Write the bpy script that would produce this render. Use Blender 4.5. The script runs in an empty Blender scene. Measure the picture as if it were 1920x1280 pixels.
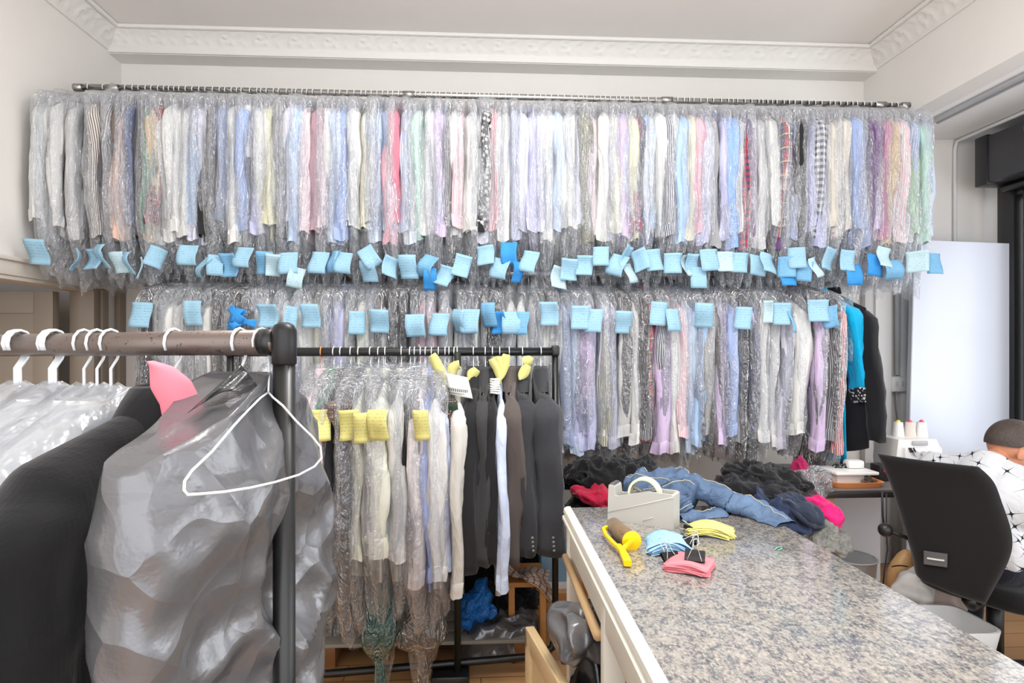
import bpy, bmesh, math, random
from mathutils import Vector, Matrix, noise
PI = math.pi
R = random.Random(7)
SC = bpy.context.scene
COL = SC.collection
# ---------------------------------------------------------------- camera, world, lights, exposure
F = 1110.0            # focal length in pixels of the 1920 frame
YAW = math.radians(2.99)
H = 1.45
cam = bpy.data.cameras.new('camera')
cam.sensor_width = 36.0
cam.lens = 36.0 * F / 1920
cam.shift_y = 10.0 / 1920
cam.clip_start = 0.02
camo = bpy.data.objects.new('camera', cam)
camo.location = (0, 0, H)
camo.rotation_euler = (PI / 2, 0, -YAW)
COL.objects.link(camo)
SC.camera = camo

world = bpy.data.worlds.new('world')
SC.world = world
world.use_nodes = True
world.node_tree.nodes['Background'].inputs[0].default_value = (0.95, 0.97, 1.0, 1)
world.node_tree.nodes['Background'].inputs[1].default_value = 1.7

def area(name, loc, target, sx, sy, power, color=(1, 1, 1)):
    l = bpy.data.lights.new(name, 'AREA')
    l.shape = 'RECTANGLE'
    l.size, l.size_y, l.energy, l.color = sx, sy, power, color
    o = bpy.data.objects.new(name, l)
    o.location = loc
    o.rotation_euler = (Vector(target) - Vector(loc)).to_track_quat('-Z', 'Y').to_euler()
    COL.objects.link(o)
    return o
area('daylight_shop_window', (3.38, 1.2, 1.55), (0.9, 2.9, 0.9), 2.0, 1.8, 20, (0.93, 0.97, 1.0))
area('daylight_street_front', (0.3, -1.5, 1.95), (0.2, 3, 1.6), 4.2, 2.2, 24, (1.0, 0.99, 0.98))
lp = bpy.data.lights.new('ceiling_fill', 'POINT')  # added point light without a fixture, brightens ceiling, walls and clothes
lp.energy, lp.shadow_soft_size, lp.color = 56, 0.22, (1.0, 0.985, 0.96)
lpo = bpy.data.objects.new('ceiling_fill', lp)
lpo.location = (0.25, 1.25, 2.85)
COL.objects.link(lpo)
area('ceiling_tube_near', (0.9, 1.3, 3.30), (0.9, 1.32, 0), 1.5, 0.18, 16, (1.0, 0.98, 0.95))
area('ceiling_tube_far', (-0.5, 2.2, 3.30), (-0.5, 2.22, 0), 1.5, 0.18, 8, (1.0, 0.97, 0.94))
SC.view_settings.view_transform = 'Standard'
SC.view_settings.look = 'None'
SC.view_settings.gamma = 1
SC.view_settings.use_curve_mapping = False
SC.view_settings.exposure = 0.36
SC.cycles.transparent_max_bounces = 28
SC.cycles.max_bounces = 8
SC.cycles.caustics_reflective = False
SC.cycles.caustics_refractive = False
SC.cycles.sample_clamp_indirect = 4.0

# ---------------------------------------------------------------- coordinates from the photograph
def ray(px, py):
    u, v = (px - 960) / F, -(py - 650) / F
    c, s = math.cos(YAW), math.sin(YAW)
    return Vector((u * c + s, c - u * s, v))
def at(px, py, Y):
    d = ray(px, py)
    return Vector((0, 0, H)) + d * (Y / d.y)
def atx(px, py, X):
    d = ray(px, py)
    return Vector((0, 0, H)) + d * (X / d.x)
def atz(px, py, z):
    d = ray(px, py)
    return Vector((0, 0, H)) + d * ((z - H) / d.z)

# ---------------------------------------------------------------- materials
def lin(c):
    c = c / 255.0
    return c / 12.92 if c <= 0.04045 else ((c + 0.055) / 1.055) ** 2.4
def rgb(t):
    return (lin(t[0]), lin(t[1]), lin(t[2]), 1)
MATS = {}
class NT:
    def __init__(s, name):
        s.m = bpy.data.materials.new(name)
        s.m.use_nodes = True
        s.n = s.m.node_tree
        s.n.nodes.clear()
        s.out = s.add('ShaderNodeOutputMaterial')
    def add(s, t, **k):
        nd = s.n.nodes.new(t)
        for a, b in k.items():
            setattr(nd, a, b)
        return nd
    def ln(s, a, b):
        s.n.links.new(a, b)
    def math(s, op, a, b=None, c=None):
        nd = s.add('ShaderNodeMath', operation=op)
        for i, v in enumerate((a, b, c)):
            if v is None: continue
            if isinstance(v, (int, float)): nd.inputs[i].default_value = v
            else: s.ln(v, nd.inputs[i])
        return nd.outputs[0]
    def mix(s, fac, a, b):
        nd = s.add('ShaderNodeMix', data_type='RGBA')
        for sock, v in ((nd.inputs[0], fac), (nd.inputs[6], a), (nd.inputs[7], b)):
            if isinstance(v, (int, float)): sock.default_value = v
            elif isinstance(v, tuple): sock.default_value = v
            else: s.ln(v, sock)
        return nd.outputs[2]
    def coord(s, kind='Object'):
        tc = s.add('ShaderNodeTexCoord')
        return tc.outputs[kind]
    def rcoord(s, sc=(1, 1, 1)):
        """object coordinates shifted per object so copies differ"""
        oi = s.add('ShaderNodeObjectInfo')
        mp = s.add('ShaderNodeMapping')
        mp.inputs['Scale'].default_value = sc
        s.ln(s.coord(), mp.inputs[0])
        v = s.add('ShaderNodeVectorMath', operation='MULTIPLY')
        s.ln(oi.outputs['Random'], v.inputs[0]); v.inputs[1].default_value = (17, 31, 23)
        s.ln(v.outputs[0], mp.inputs['Location'])
        return mp.outputs[0]
    def noise(s, vec, scale, detail=3, rough=0.55, dist=0.0):
        nd = s.add('ShaderNodeTexNoise')
        nd.inputs['Scale'].default_value = scale
        nd.inputs['Detail'].default_value = detail
        nd.inputs['Roughness'].default_value = rough
        nd.inputs['Distortion'].default_value = dist
        if vec is not None: s.ln(vec, nd.inputs['Vector'])
        return nd.outputs[0]
    def bump(s, h, strength, dist=0.01):
        b = s.add('ShaderNodeBump')
        b.inputs['Strength'].default_value = strength
        b.inputs['Distance'].default_value = dist
        s.ln(h, b.inputs['Height'])
        return b.outputs[0]
    def pbr(s, col, rough=0.6, metal=0.0, spec=0.4, normal=None, sheen=0.0, coat=0.0):
        p = s.add('ShaderNodeBsdfPrincipled')
        if isinstance(col, tuple): p.inputs['Base Color'].default_value = col
        else: s.ln(col, p.inputs['Base Color'])
        if isinstance(rough, (int, float)): p.inputs['Roughness'].default_value = rough
        else: s.ln(rough, p.inputs['Roughness'])
        p.inputs['Metallic'].default_value = metal
        p.inputs['Specular IOR Level'].default_value = spec
        p.inputs['Coat Weight'].default_value = coat
        p.inputs['Coat Roughness'].default_value = 0.08
        if sheen: p.inputs['Sheen Weight'].default_value = sheen
        if normal is not None: s.ln(normal, p.inputs['Normal'])
        return p
    def done(s, shader):
        s.ln(shader.outputs[0], s.out.inputs[0])
        return s.m
def plain(name, c, rough=0.55, metal=0.0, spec=0.4, var=0.0, bump=0.0, bscale=40, coat=0.0):
    if name in MATS: return MATS[name]
    t = NT(name)
    col = rgb(c)
    if var:
        nz = t.noise(t.rcoord(), 6, 4)
        col = t.mix(nz, tuple(x * (1 - var) for x in col[:3]) + (1,), tuple(min(1, x * (1 + var)) for x in col[:3]) + (1,))
    nm = t.bump(t.noise(t.rcoord(), bscale, 3), bump, 0.004) if bump else None
    MATS[name] = t.done(t.pbr(col, rough, metal, spec, nm, coat=coat))
    return MATS[name]
def wood(name, c1, c2, rough=0.45, sc=(1, 14, 14), spec=0.35):
    if name in MATS: return MATS[name]
    t = NT(name)
    nz = t.noise(t.rcoord(sc), 2.2, 5, 0.6, 0.6)
    col = t.mix(nz, rgb(c1), rgb(c2))
    MATS[name] = t.done(t.pbr(col, rough, 0, spec, t.bump(nz, 0.15)))
    return MATS[name]
def fabric(name, c, pat='', c2=None, rough=0.85, wr=0.75, f1=None):
    """cloth: soft wrinkles; pat s stripe, h cross stripe, c check, p plaid, f floral, d dots, t fine texture"""
    if name in MATS: return MATS[name]
    t = NT(name)
    col = rgb(c)
    uv = t.coord('UV')
    sp = t.add('ShaderNodeSeparateXYZ'); t.ln(uv, sp.inputs[0])
    U, V = sp.outputs[0], sp.outputs[1]
    def band(x, fr, w): return t.math('LESS_THAN', t.math('FRACT', t.math('MULTIPLY', x, fr)), w)
    if pat == 's': col = t.mix(band(U, f1 or 95, 0.42), col, rgb(c2))
    elif pat == 'h': col = t.mix(band(V, f1 or 80, 0.45), col, rgb(c2))
    elif pat == 'c':
        g = t.math('MULTIPLY', t.math('ADD', band(U, f1 or 30, 0.5), band(V, f1 or 30, 0.5)), 0.5)
        col = t.mix(g, col, rgb(c2))
    elif pat == 'p':
        a, b = band(U, 14, 0.35), band(V, 14, 0.35)
        col = t.mix(t.math('MULTIPLY', a, 0.75), col, rgb(c2))
        col = t.mix(t.math('MULTIPLY', b, 0.6), col, rgb((40, 45, 75)))
        col = t.mix(band(V, 14, 0.06), col, rgb((225, 200, 120)))
        col = t.mix(band(U, 14, 0.06), col, rgb((210, 205, 190)))
    elif pat == 'f':
        vo = t.add('ShaderNodeTexVoronoi'); vo.inputs['Scale'].default_value = f1 or 45
        t.ln(t.rcoord(), vo.inputs['Vector'])
        col = t.mix(t.math('LESS_THAN', vo.outputs['Distance'], 0.42), col, rgb(c2))
    elif pat == 'd':
        vo = t.add('ShaderNodeTexVoronoi'); vo.inputs['Scale'].default_value = f1 or 110
        vo.inputs['Randomness'].default_value = 0.15
        t.ln(t.rcoord(), vo.inputs['Vector'])
        col = t.mix(t.math('LESS_THAN', vo.outputs['Distance'], 0.33), col, rgb(c2))
    elif pat == 't':
        col = t.mix(t.noise(t.rcoord(), f1 or 160, 2, 0.7), col, rgb(c2))
    n1 = t.noise(t.rcoord((1, 1, 0.35)), 16, 3, 0.6, 0.8)
    n2 = t.noise(t.rcoord(), 420, 1)
    hgt = t.math('ADD', n1, t.math('MULTIPLY', n2, 0.04))
    MATS[name] = t.done(t.pbr(col, rough, 0, 0.2, t.bump(hgt, wr, 0.02), sheen=0.15))
    return MATS[name]
def film(name, c=(235, 238, 242), haze=0.10, gloss=0.16, rough=0.10, tint=(250, 251, 253), bstr=0.9, scale=26):
    """thin clear polythene: see-through, milky haze, crinkled sheen"""
    if name in MATS: return MATS[name]
    t = NT(name)
    n1 = t.noise(t.rcoord((1, 1, 0.45)), scale, 2, 0.5, 1.2)
    n2 = t.noise(t.rcoord((1, 1, 0.8)), scale * 3.1, 2, 0.5, 0.8)
    ridge = t.math('ABSOLUTE', t.math('SUBTRACT', n1, 0.5))
    hgt = t.math('ADD', t.math('MULTIPLY', ridge, 1.6), t.math('MULTIPLY', n2, 0.35))
    nm = t.bump(hgt, bstr, 0.03)
    tr = t.add('ShaderNodeBsdfTransparent'); tr.inputs[0].default_value = rgb(tint)
    df = t.add('ShaderNodeBsdfDiffuse'); df.inputs[0].default_value = rgb(c); t.ln(nm, df.inputs['Normal'])
    tl = t.add('ShaderNodeBsdfTranslucent'); tl.inputs[0].default_value = rgb(c); t.ln(nm, tl.inputs['Normal'])
    gl = t.add('ShaderNodeBsdfGlossy'); gl.inputs[0].default_value = (1, 1, 1, 1); gl.inputs['Roughness'].default_value = rough
    t.ln(nm, gl.inputs['Normal'])
    lw = t.add('ShaderNodeLayerWeight'); lw.inputs[0].default_value = 0.25
    m0 = t.add('ShaderNodeMixShader'); m0.inputs[0].default_value = 0.5
    t.ln(df.outputs[0], m0.inputs[1]); t.ln(tl.outputs[0], m0.inputs[2])
    m1 = t.add('ShaderNodeMixShader')
    hz = t.math('ADD', t.math('MULTIPLY', lw.outputs['Facing'], haze * 0.35), haze * 1.0)
    t.ln(hz, m1.inputs[0]); t.ln(tr.outputs[0], m1.inputs[1]); t.ln(m0.outputs[0], m1.inputs[2])
    m2 = t.add('ShaderNodeMixShader')
    t.ln(t.math('ADD', t.math('MULTIPLY', lw.outputs['Fresnel'], gloss * 0.9), gloss * 0.5), m2.inputs[0])
    t.ln(m1.outputs[0], m2.inputs[1]); t.ln(gl.outputs[0], m2.inputs[2])
    MATS[name] = t.done(m2)
    return MATS[name]
def paper(name, c, ink=0.35):
    """ticket paper with faint lines of handwriting"""
    if name in MATS: return MATS[name]
    t = NT(name)
    sp = t.add('ShaderNodeSeparateXYZ'); t.ln(t.coord('UV'), sp.inputs[0])
    line = t.math('LESS_THAN', t.math('FRACT', t.math('MULTIPLY', sp.outputs[1], 75)), 0.3)
    nz = t.math('GREATER_THAN', t.noise(t.rcoord((1, 1, 0.25)), 230, 2), 0.53)
    inn = t.math('MULTIPLY', t.math('GREATER_THAN', t.math('PINGPONG', sp.outputs[1], 0.055), 0.014), ink)
    fac = t.math('MULTIPLY', t.math('MULTIPLY', line, nz), inn)
    base = t.mix(t.noise(t.rcoord(), 9, 2), rgb(c), rgb(tuple(min(255, x + 14) for x in c)))
    col = t.mix(fac, base, rgb((60, 95, 140)))
    p = t.pbr(col, 0.8, 0, 0.2)
    tl = t.add('ShaderNodeBsdfTranslucent'); t.ln(col, tl.inputs[0])
    m = t.add('ShaderNodeMixShader'); m.inputs[0].default_value = 0.25
    t.ln(p.outputs[0], m.inputs[1]); t.ln(tl.outputs[0], m.inputs[2])
    MATS[name] = t.done(m)
    return MATS[name]

# ---------------------------------------------------------------- mesh builder
PM = {}
def tag(o, label=None, cat=None, group=None, kind=None):
    if label: o['label'] = label
    if cat: o['category'] = cat
    if group: o['group'] = group
    if kind: o['kind'] = kind
    return o
def thing(name, label, cat, loc=(0, 0, 0), rz=0.0, group=None):
    o = bpy.data.objects.new(name, None)
    o.empty_display_size = 0.05
    COL.objects.link(o)
    o.location = loc
    o.rotation_euler = (0, 0, rz)
    PM[o] = Matrix.Translation(Vector(loc)) @ Matrix.Rotation(rz, 4, 'Z')
    return tag(o, label, cat, group)
class MB:
    def __init__(s):
        s.v, s.f, s.uv = [], [], []
    def quad_uv(s, idx, uvs):
        s.f.append(tuple(idx)); s.uv.append(uvs)
    def box(s, c, d, rot=None, bev=0.0):
        """box of size d centred at c, edges chamfered by bev"""
        bm = bmesh.new()
        bmesh.ops.create_cube(bm, size=1.0)
        bmesh.ops.scale(bm, vec=d, verts=bm.verts)
        if bev:
            bmesh.ops.bevel(bm, geom=bm.edges[:], offset=bev, segments=2, affect='EDGES', profile=0.5)
        M = Matrix.Translation(Vector(c)) @ (rot.to_4x4() if rot is not None else Matrix.Identity(4))
        s.add_bm(bm, M)
        return s
    def add_bm(s, bm, M):
        b = len(s.v)
        bm.verts.index_update()
        for v in bm.verts: s.v.append(M @ v.co)
        for f in bm.faces:
            s.f.append(tuple(b + v.index for v in f.verts))
            s.uv.append([(v.co.x + v.co.y, v.co.z) for v in f.verts])
        bm.free()
    def span(s, a, b, bev=0.0):
        a, b = Vector(a), Vector(b)
        return s.box((a + b) / 2, [abs(x) for x in (b - a)], bev=bev)
    def loft(s, rings, cap0=False, cap1=False, closed=True):
        n = len(rings[0])
        b = len(s.v)
        for r in rings: s.v.extend(Vector(p) for p in r)
        us = []
        mid = rings[len(rings) // 2]
        acc = [0.0]
        for j in range(n): acc.append(acc[-1] + (Vector(mid[(j + 1) % n]) - Vector(mid[j])).length)
        vs = [0.0]
        for i in range(1, len(rings)): vs.append(vs[-1] + (Vector(rings[i][0]) - Vector(rings[i - 1][0])).length)
        m = n if closed else n - 1
        for i in range(len(rings) - 1):
            for j in range(m):
                k = (j + 1) % n
                s.f.append((b + i * n + j, b + i * n + k, b + (i + 1) * n + k, b + (i + 1) * n + j))
                s.uv.append([(acc[j], vs[i]), (acc[j + 1], vs[i]), (acc[j + 1], vs[i + 1]), (acc[j], vs[i + 1])])
        if cap0:
            s.f.append(tuple(b + j for j in range(n))[::-1]); s.uv.append([(0, 0)] * n)
        if cap1:
            o = b + (len(rings) - 1) * n
            s.f.append(tuple(o + j for j in range(n))); s.uv.append([(0, 0)] * n)
        return s
    def tube(s, pts, r, n=8, caps=True, up=None):
        """round tube along points; r a number or one radius per point"""
        pts = [Vector(p) for p in pts]
        rs = r if isinstance(r, (list, tuple)) else [r] * len(pts)
        rings = []
        prev = None
        for i, p in enumerate(pts):
            d = (pts[min(i + 1, len(pts) - 1)] - pts[max(i - 1, 0)])
            if d.length < 1e-9: d = Vector((0, 0, 1))
            d.normalize()
            if prev is None:
                a = Vector((0, 0, 1)) if abs(d.z) < 0.9 else Vector((1, 0, 0))
                x = d.cross(a).normalized()
            else:
                x = (prev - d * prev.dot(d))
                x = x.normalized() if x.length > 1e-6 else d.orthogonal().normalized()
            prev = x
            y = d.cross(x)
            rings.append([p + (x * math.cos(2 * PI * j / n) + y * math.sin(2 * PI * j / n)) * rs[i] for j in range(n)])
        return s.loft(rings, caps, caps)
    def capsule(s, pts, rs, n=12):
        """tapered limb with round ends"""
        pts = [Vector(p) for p in pts]
        d0, d1 = (pts[0] - pts[1]).normalized(), (pts[-1] - pts[-2]).normalized()
        P = [pts[0] + d0 * rs[0] * 0.98, pts[0] + d0 * rs[0] * 0.7] + pts + [pts[-1] + d1 * rs[-1] * 0.7, pts[-1] + d1 * rs[-1] * 0.98]
        Q = [rs[0] * 0.2, rs[0] * 0.72] + list(rs) + [rs[-1] * 0.72, rs[-1] * 0.2]
        return s.tube(P, Q, n)
    def ball(s, c, r, nu=16, nv=10, rot=None):
        c = Vector(c)
        r = (r, r, r) if isinstance(r, (int, float)) else r
        rings = []
        for i in range(1, nv):
            t = PI * i / nv
            ring = []
            for j in range(nu):
                a = 2 * PI * j / nu
                p = Vector((r[0] * math.sin(t) * math.cos(a), r[1] * math.sin(t) * math.sin(a), r[2] * math.cos(t)))
                ring.append(c + (rot @ p if rot is not None else p))
            rings.append(ring)
        return s.loft(rings, True, True)
    def grid(s, fn, nu, nv, su=1.0, sv=1.0):
        b = len(s.v)
        for i in range(nv + 1):
            for j in range(nu + 1): s.v.append(Vector(fn(j / nu, i / nv)))
        for i in range(nv):
            for j in range(nu):
                a = b + i * (nu + 1) + j
                s.f.append((a, a + 1, a + nu + 2, a + nu + 1))
                s.uv.append([(j / nu * su, i / nv * sv), ((j + 1) / nu * su, i / nv * sv), ((j + 1) / nu * su, (i + 1) / nv * sv), (j / nu * su, (i + 1) / nv * sv)])
        return s
    def sheet(s, fn, nu, nv, th, su=1.0, sv=1.0):
        """thick sheet: fn(u,v) -> (point, normal)"""
        def face(sgn):
            return lambda u, v: (lambda pn: Vector(pn[0]) + Vector(pn[1]) * th * 0.5 * sgn)(fn(u, v))
        b = len(s.v)
        s.grid(face(1), nu, nv, su, sv)
        k = len(s.v)
        s.grid(face(-1), nu, nv, su, sv)
        W = nu + 1
        rim = [j for j in range(W)] + [i * W + nu for i in range(1, nv + 1)] + [nv * W + j for j in range(nu - 1, -1, -1)] + [i * W for i in range(nv - 1, 0, -1)]
        for q in range(len(rim)):
            a, c = rim[q], rim[(q + 1) % len(rim)]
            s.f.append((b + a, k + a, k + c, b + c)); s.uv.append([(0, 0)] * 4)
        return s
    def extrude(s, outline, a0, a1, axis='x'):
        """prism: outline of 2-D points, extruded along axis from a0 to a1"""
        def P(p, a):
            return {'x': (a, p[0], p[1]), 'y': (p[0], a, p[1]), 'z': (p[0], p[1], a)}[axis]
        return s.loft([[P(p, a0) for p in outline], [P(p, a1) for p in outline]], True, True)
    def build(s, name, m, parent=None, smooth=True, local=False, auto=None, sub=0):
        me = bpy.data.meshes.new(name)
        V = s.v
        if parent is not None and not local and parent in PM:
            inv = PM[parent].inverted()
            V = [inv @ Vector(p) for p in V]
        me.from_pydata([tuple(p) for p in V], [], s.f)
        ul = me.uv_layers.new(name='UVMap')
        flat = []
        for u in s.uv:
            for p in u: flat.extend(p)
        ul.data.foreach_set('uv', flat)
        me.polygons.foreach_set('use_smooth', [smooth] * len(me.polygons))
        me.materials.append(m)
        me.validate()
        o = bpy.data.objects.new(name, me)
        COL.objects.link(o)
        if parent is not None:
            o.parent = parent
            if parent in PM: PM[o] = PM[parent]
        if auto is not None:
            bm = bmesh.new(); bm.from_mesh(me)
            for e in bm.edges:
                if len(e.link_faces) == 2 and e.calc_face_angle(0) > math.radians(auto): e.smooth = False
            bm.to_mesh(me); bm.free()
        if sub:
            md = o.modifiers.new('sub', 'SUBSURF'); md.levels = md.render_levels = sub
        return o
def struct(name, mb, m, smooth=False, auto=30):
    return tag(mb.build(name, m, None, True, auto=auto), kind='structure')
def N(p, sc, seed=0.0):
    return noise.noise(Vector((p[0] * sc + seed * 3.7, p[1] * sc - seed * 1.9, p[2] * sc + seed * 5.3)))
def arc(n, a0, a1):
    return [a0 + (a1 - a0) * i / (n - 1) for i in range(n)]
# ================================================================= the room
WY, LX, RX, CZ, BZ = 3.90, -2.29, 2.60, 3.40, 2.87      # back wall, left wall, right wall above the bay, ceiling, bay ceiling
SX = 3.46                                               # shop front beyond the bay
def painted(name, c, bump=0.12, rough=0.7):
    if name in MATS: return MATS[name]
    t = NT(name)
    n = t.noise(t.coord(), 2.3, 5, 0.6)
    col = t.mix(n, rgb(tuple(x - 5 for x in c)), rgb(tuple(min(255, x + 4) for x in c)))
    MATS[name] = t.done(t.pbr(col, rough, 0, 0.25, t.bump(t.noise(t.coord(), 60, 4), bump, 0.004)))
    return MATS[name]
white_wall = painted('off white wall paint', (226, 223, 219))
bay_wall = painted('bright white wall paint', (236, 236, 235))
ceil_mat = painted('ceiling paint', (243, 240, 237), 0.05)
plaster = painted('cornice plaster', (228, 226, 222), 0.25)
taupe = painted('shade darkened taupe paint', (150, 138, 124), 0.1, 0.45)  # doorway tone: taupe made darker in the colour, mostly for shade

t = NT('wood laminate floor')
mp = t.add('ShaderNodeMapping'); t.ln(t.coord(), mp.inputs[0])
br = t.add('ShaderNodeTexBrick')
br.inputs['Scale'].default_value = 1.0
br.inputs['Brick Width'].default_value = 1.2; br.inputs['Row Height'].default_value = 0.13; br.inputs['Mortar Size'].default_value = 0.003
br.inputs['Color1'].default_value = rgb((196, 152, 104)); br.inputs['Color2'].default_value = rgb((178, 132, 86)); br.inputs['Mortar'].default_value = rgb((110, 78, 50))
t.ln(mp.outputs[0], br.inputs['Vector'])
mp2 = t.add('ShaderNodeMapping'); mp2.inputs['Scale'].default_value = (1.5, 22, 1); t.ln(t.coord(), mp2.inputs[0])
gr = t.noise(mp2.outputs[0], 3, 5, 0.6, 0.4)
floor_mat = t.done(t.pbr(t.mix(t.math('MULTIPLY', gr, 0.45), br.outputs[0], rgb((140, 98, 60))), 0.35, 0, 0.4))

struct('floor', MB().span((-3.7, -1.6, -0.12), (3.9, WY + 0.15, 0)), floor_mat)
struct('ceiling', MB().span((LX - 0.15, -1.6, CZ), (RX + 0.15, WY + 0.15, CZ + 0.1)), ceil_mat)
struct('wall_back', MB().span((LX - 1.35, WY, 0), (3.9, WY + 0.12, CZ + 0.1)), white_wall)
# left wall with the doorway under the lintel
struct('wall_left', MB().span((LX - 0.12, -1.6, 0), (LX, 2.35, CZ)).span((LX - 0.12, 2.35, 1.86), (LX, WY, CZ)).span((LX - 0.12, 3.62, 0), (LX, WY, 1.86)), white_wall)
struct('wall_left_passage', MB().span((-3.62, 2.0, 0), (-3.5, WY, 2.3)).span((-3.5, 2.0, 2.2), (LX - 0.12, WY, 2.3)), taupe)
tr = MB()
tr.span((LX - 0.125, 2.25, 1.795), (LX + 0.028, 3.75, 1.872), bev=0.006)
tr.span((LX - 0.125, 2.25, 1.865), (LX + 0.045, 3.78, 1.885), bev=0.004)
tr.span((LX - 0.125, 2.25, 1.775), (LX + 0.016, 3.70, 1.797), bev=0.004)
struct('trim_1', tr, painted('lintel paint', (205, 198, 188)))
tr = MB()
for y0, y1, d in ((3.60, 3.66, 0.020), (3.66, 3.72, 0.032), (3.72, 3.745, 0.014), (3.83, 3.895, 0.03)):
    tr.span((LX - 0.12, y0, 0), (LX + d, y1, 1.79 if y1 < 3.8 else 1.9), bev=0.004)
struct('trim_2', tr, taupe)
# open door leaf behind the opening, face to the camera
dl = MB()
dl.span((-3.36, 3.50, 0.01), (-2.425, 3.54, 1.765), bev=0.003)
for x0, x1 in ((-3.36, -3.26), (-2.53, -2.425)):
    dl.span((x0, 3.488, 0.01), (x1, 3.50, 1.765), bev=0.003)
for z0, z1 in ((0.01, 0.2), (0.8, 0.95), (1.64, 1.765)):
    dl.span((-3.26, 3.488, z0), (-2.53, 3.50, z1), bev=0.003)
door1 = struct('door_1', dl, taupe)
MB().tube([(-2.48, 3.488, 1.02), (-2.48, 3.44, 1.02), (-2.58, 3.44, 1.02)], 0.009, 8).build('door_handle', plain('dull brass', (160, 130, 80), 0.35, 1.0), door1)
# right wall above the bay, bay ceiling, bay side
struct('wall_right', MB().span((RX, -1.6, BZ), (RX + 0.14, WY, CZ)), white_wall)
struct('ceiling_bay', MB().span((RX + 0.14, -1.6, BZ), (SX + 0.3, WY, BZ + 0.08)), bay_wall)
fr = MB()
fr.span((SX, 3.74, 0), (SX + 0.12, WY, BZ)).span((SX, -1.6, 2.72), (SX + 0.12, 3.74, BZ)).span((SX, -1.6, 0), (SX + 0.12, 3.74, 0.55))
struct('wall_right_shop_front', fr, bay_wall)
blk = plain('black powder coat', (26, 26, 28), 0.32, 0.0, 0.5)
fm = MB()
for y0, y1 in ((3.62, 3.745), (3.40, 3.56), (1.9, 2.0), (0.3, 0.4)):
    fm.span((SX - 0.05, y0, 0.55), (SX + 0.05, y1, 2.50), bev=0.004)
fm.span((SX - 0.04, 0.3, 0.55), (SX + 0.05, 3.74, 0.63), bev=0.004).span((SX - 0.04, 0.3, 2.42), (SX + 0.05, 3.74, 2.50), bev=0.004)
win = struct('window_1', fm, blk)
gm = NT('window glass')
g1 = gm.add('ShaderNodeBsdfTransparent'); g2 = gm.add('ShaderNodeBsdfGlossy'); g2.inputs['Roughness'].default_value = 0.02
mx = gm.add('ShaderNodeMixShader'); mx.inputs[0].default_value = 0.08
gm.ln(g1.outputs[0], mx.inputs[1]); gm.ln(g2.outputs[0], mx.inputs[2]); gm.done(mx)
MB().span((SX - 0.002, 0.4, 0.63), (SX + 0.004, 3.62, 2.42)).build('window_pane', gm.m, win, False)

# cornice: box beam along the back wall, coved frieze with scroll leaves
def leaf(u, v):
    """relief of a scrolling acanthus band, u in repeats, v 0..1"""
    s = 0.0
    ph = u - math.floor(u)
    cx, cy = 0.5, 0.5
    dx, dy = (ph - cx) * 1.25, v - cy
    r = math.hypot(dx, dy); a = math.atan2(dy, dx)
    s += 0.6 * max(0, math.cos(r * 19 - a * 1.0)) * max(0, 1 - r * 1.7)
    s += 0.5 * max(0, math.sin(u * 2 * PI * 3 + v * 5)) * max(0, 1 - abs(v - 0.25) * 4)
    s += 0.5 * max(0, math.sin(u * 2 * PI * 2 - v * 7 + 1)) * max(0, 1 - abs(v - 0.78) * 4)
    e = min(v, 1 - v)
    return s * min(1, e * 9)
def cove(n, along, start, end, p0, p1, rep=0.21):
    """frieze strip from start to end; p0/p1 the (offset from wall, z) of its lower and upper line"""
    L = end - start
    nu, nv = int(L / 0.0105), 14
    def fn(u, v):
        a = start + u * L
        off = p0[0] + (p1[0] - p0[0]) * v
        z = p0[1] + (p1[1] - p0[1]) * v
        h = leaf(a / rep, v) * 0.011 + 0.006 * math.sin(v * PI) * -1
        nx, nz = (p1[1] - p0[1]), -(p1[0] - p0[0])
        l = math.hypot(nx, nz)
        off += h * nx / l; z += h * nz / l
        return along(a, off, z)
    return MB().grid(fn, nu, nv)
BY = WY - 0.134                                          # front of the box beam
cb = MB()
cb.span((LX, BY, 3.255), (RX, WY, CZ))
cb.span((LX, BY - 0.012, 3.258), (RX, BY, 3.300), bev=0.003)
cb.tube([(LX, BY - 0.078, CZ - 0.014), (RX, BY - 0.078, CZ - 0.014)], 0.013, 8)
struct('trim_3', cb, plaster)
struct('trim_4', cove(0, lambda a, o, z: (a, BY - o, z), LX, RX, (0.004, 3.300), (0.078, CZ - 0.012)), plaster)
struct('trim_5', cove(0, lambda a, o, z: (LX + o, a, z), 1.6, BY, (0.010, 3.282), (0.098, CZ - 0.012)), plaster)
cl = MB()
cl.tube([(LX + 0.1, -1.5, CZ - 0.014), (LX + 0.1, BY, CZ - 0.014)], 0.013, 8)
cl.tube([(LX + 0.004, -1.5, 3.278), (LX + 0.004, BY, 3.278)], 0.008, 8)
struct('trim_6', cl, plaster)
cr = MB()
cr.tube([(RX - 0.1, -1.5, CZ - 0.014), (RX - 0.1, BY, CZ - 0.014)], 0.013, 8)
cr.tube([(RX - 0.004, -1.5, 3.278), (RX - 0.004, BY, 3.278)], 0.008, 8)
struct('trim_7', cr, plaster)
struct('trim_8', cove(0, lambda a, o, z: (RX - o, a, z), 1.6, BY, (0.010, 3.282), (0.098, CZ - 0.012)), plaster)

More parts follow.
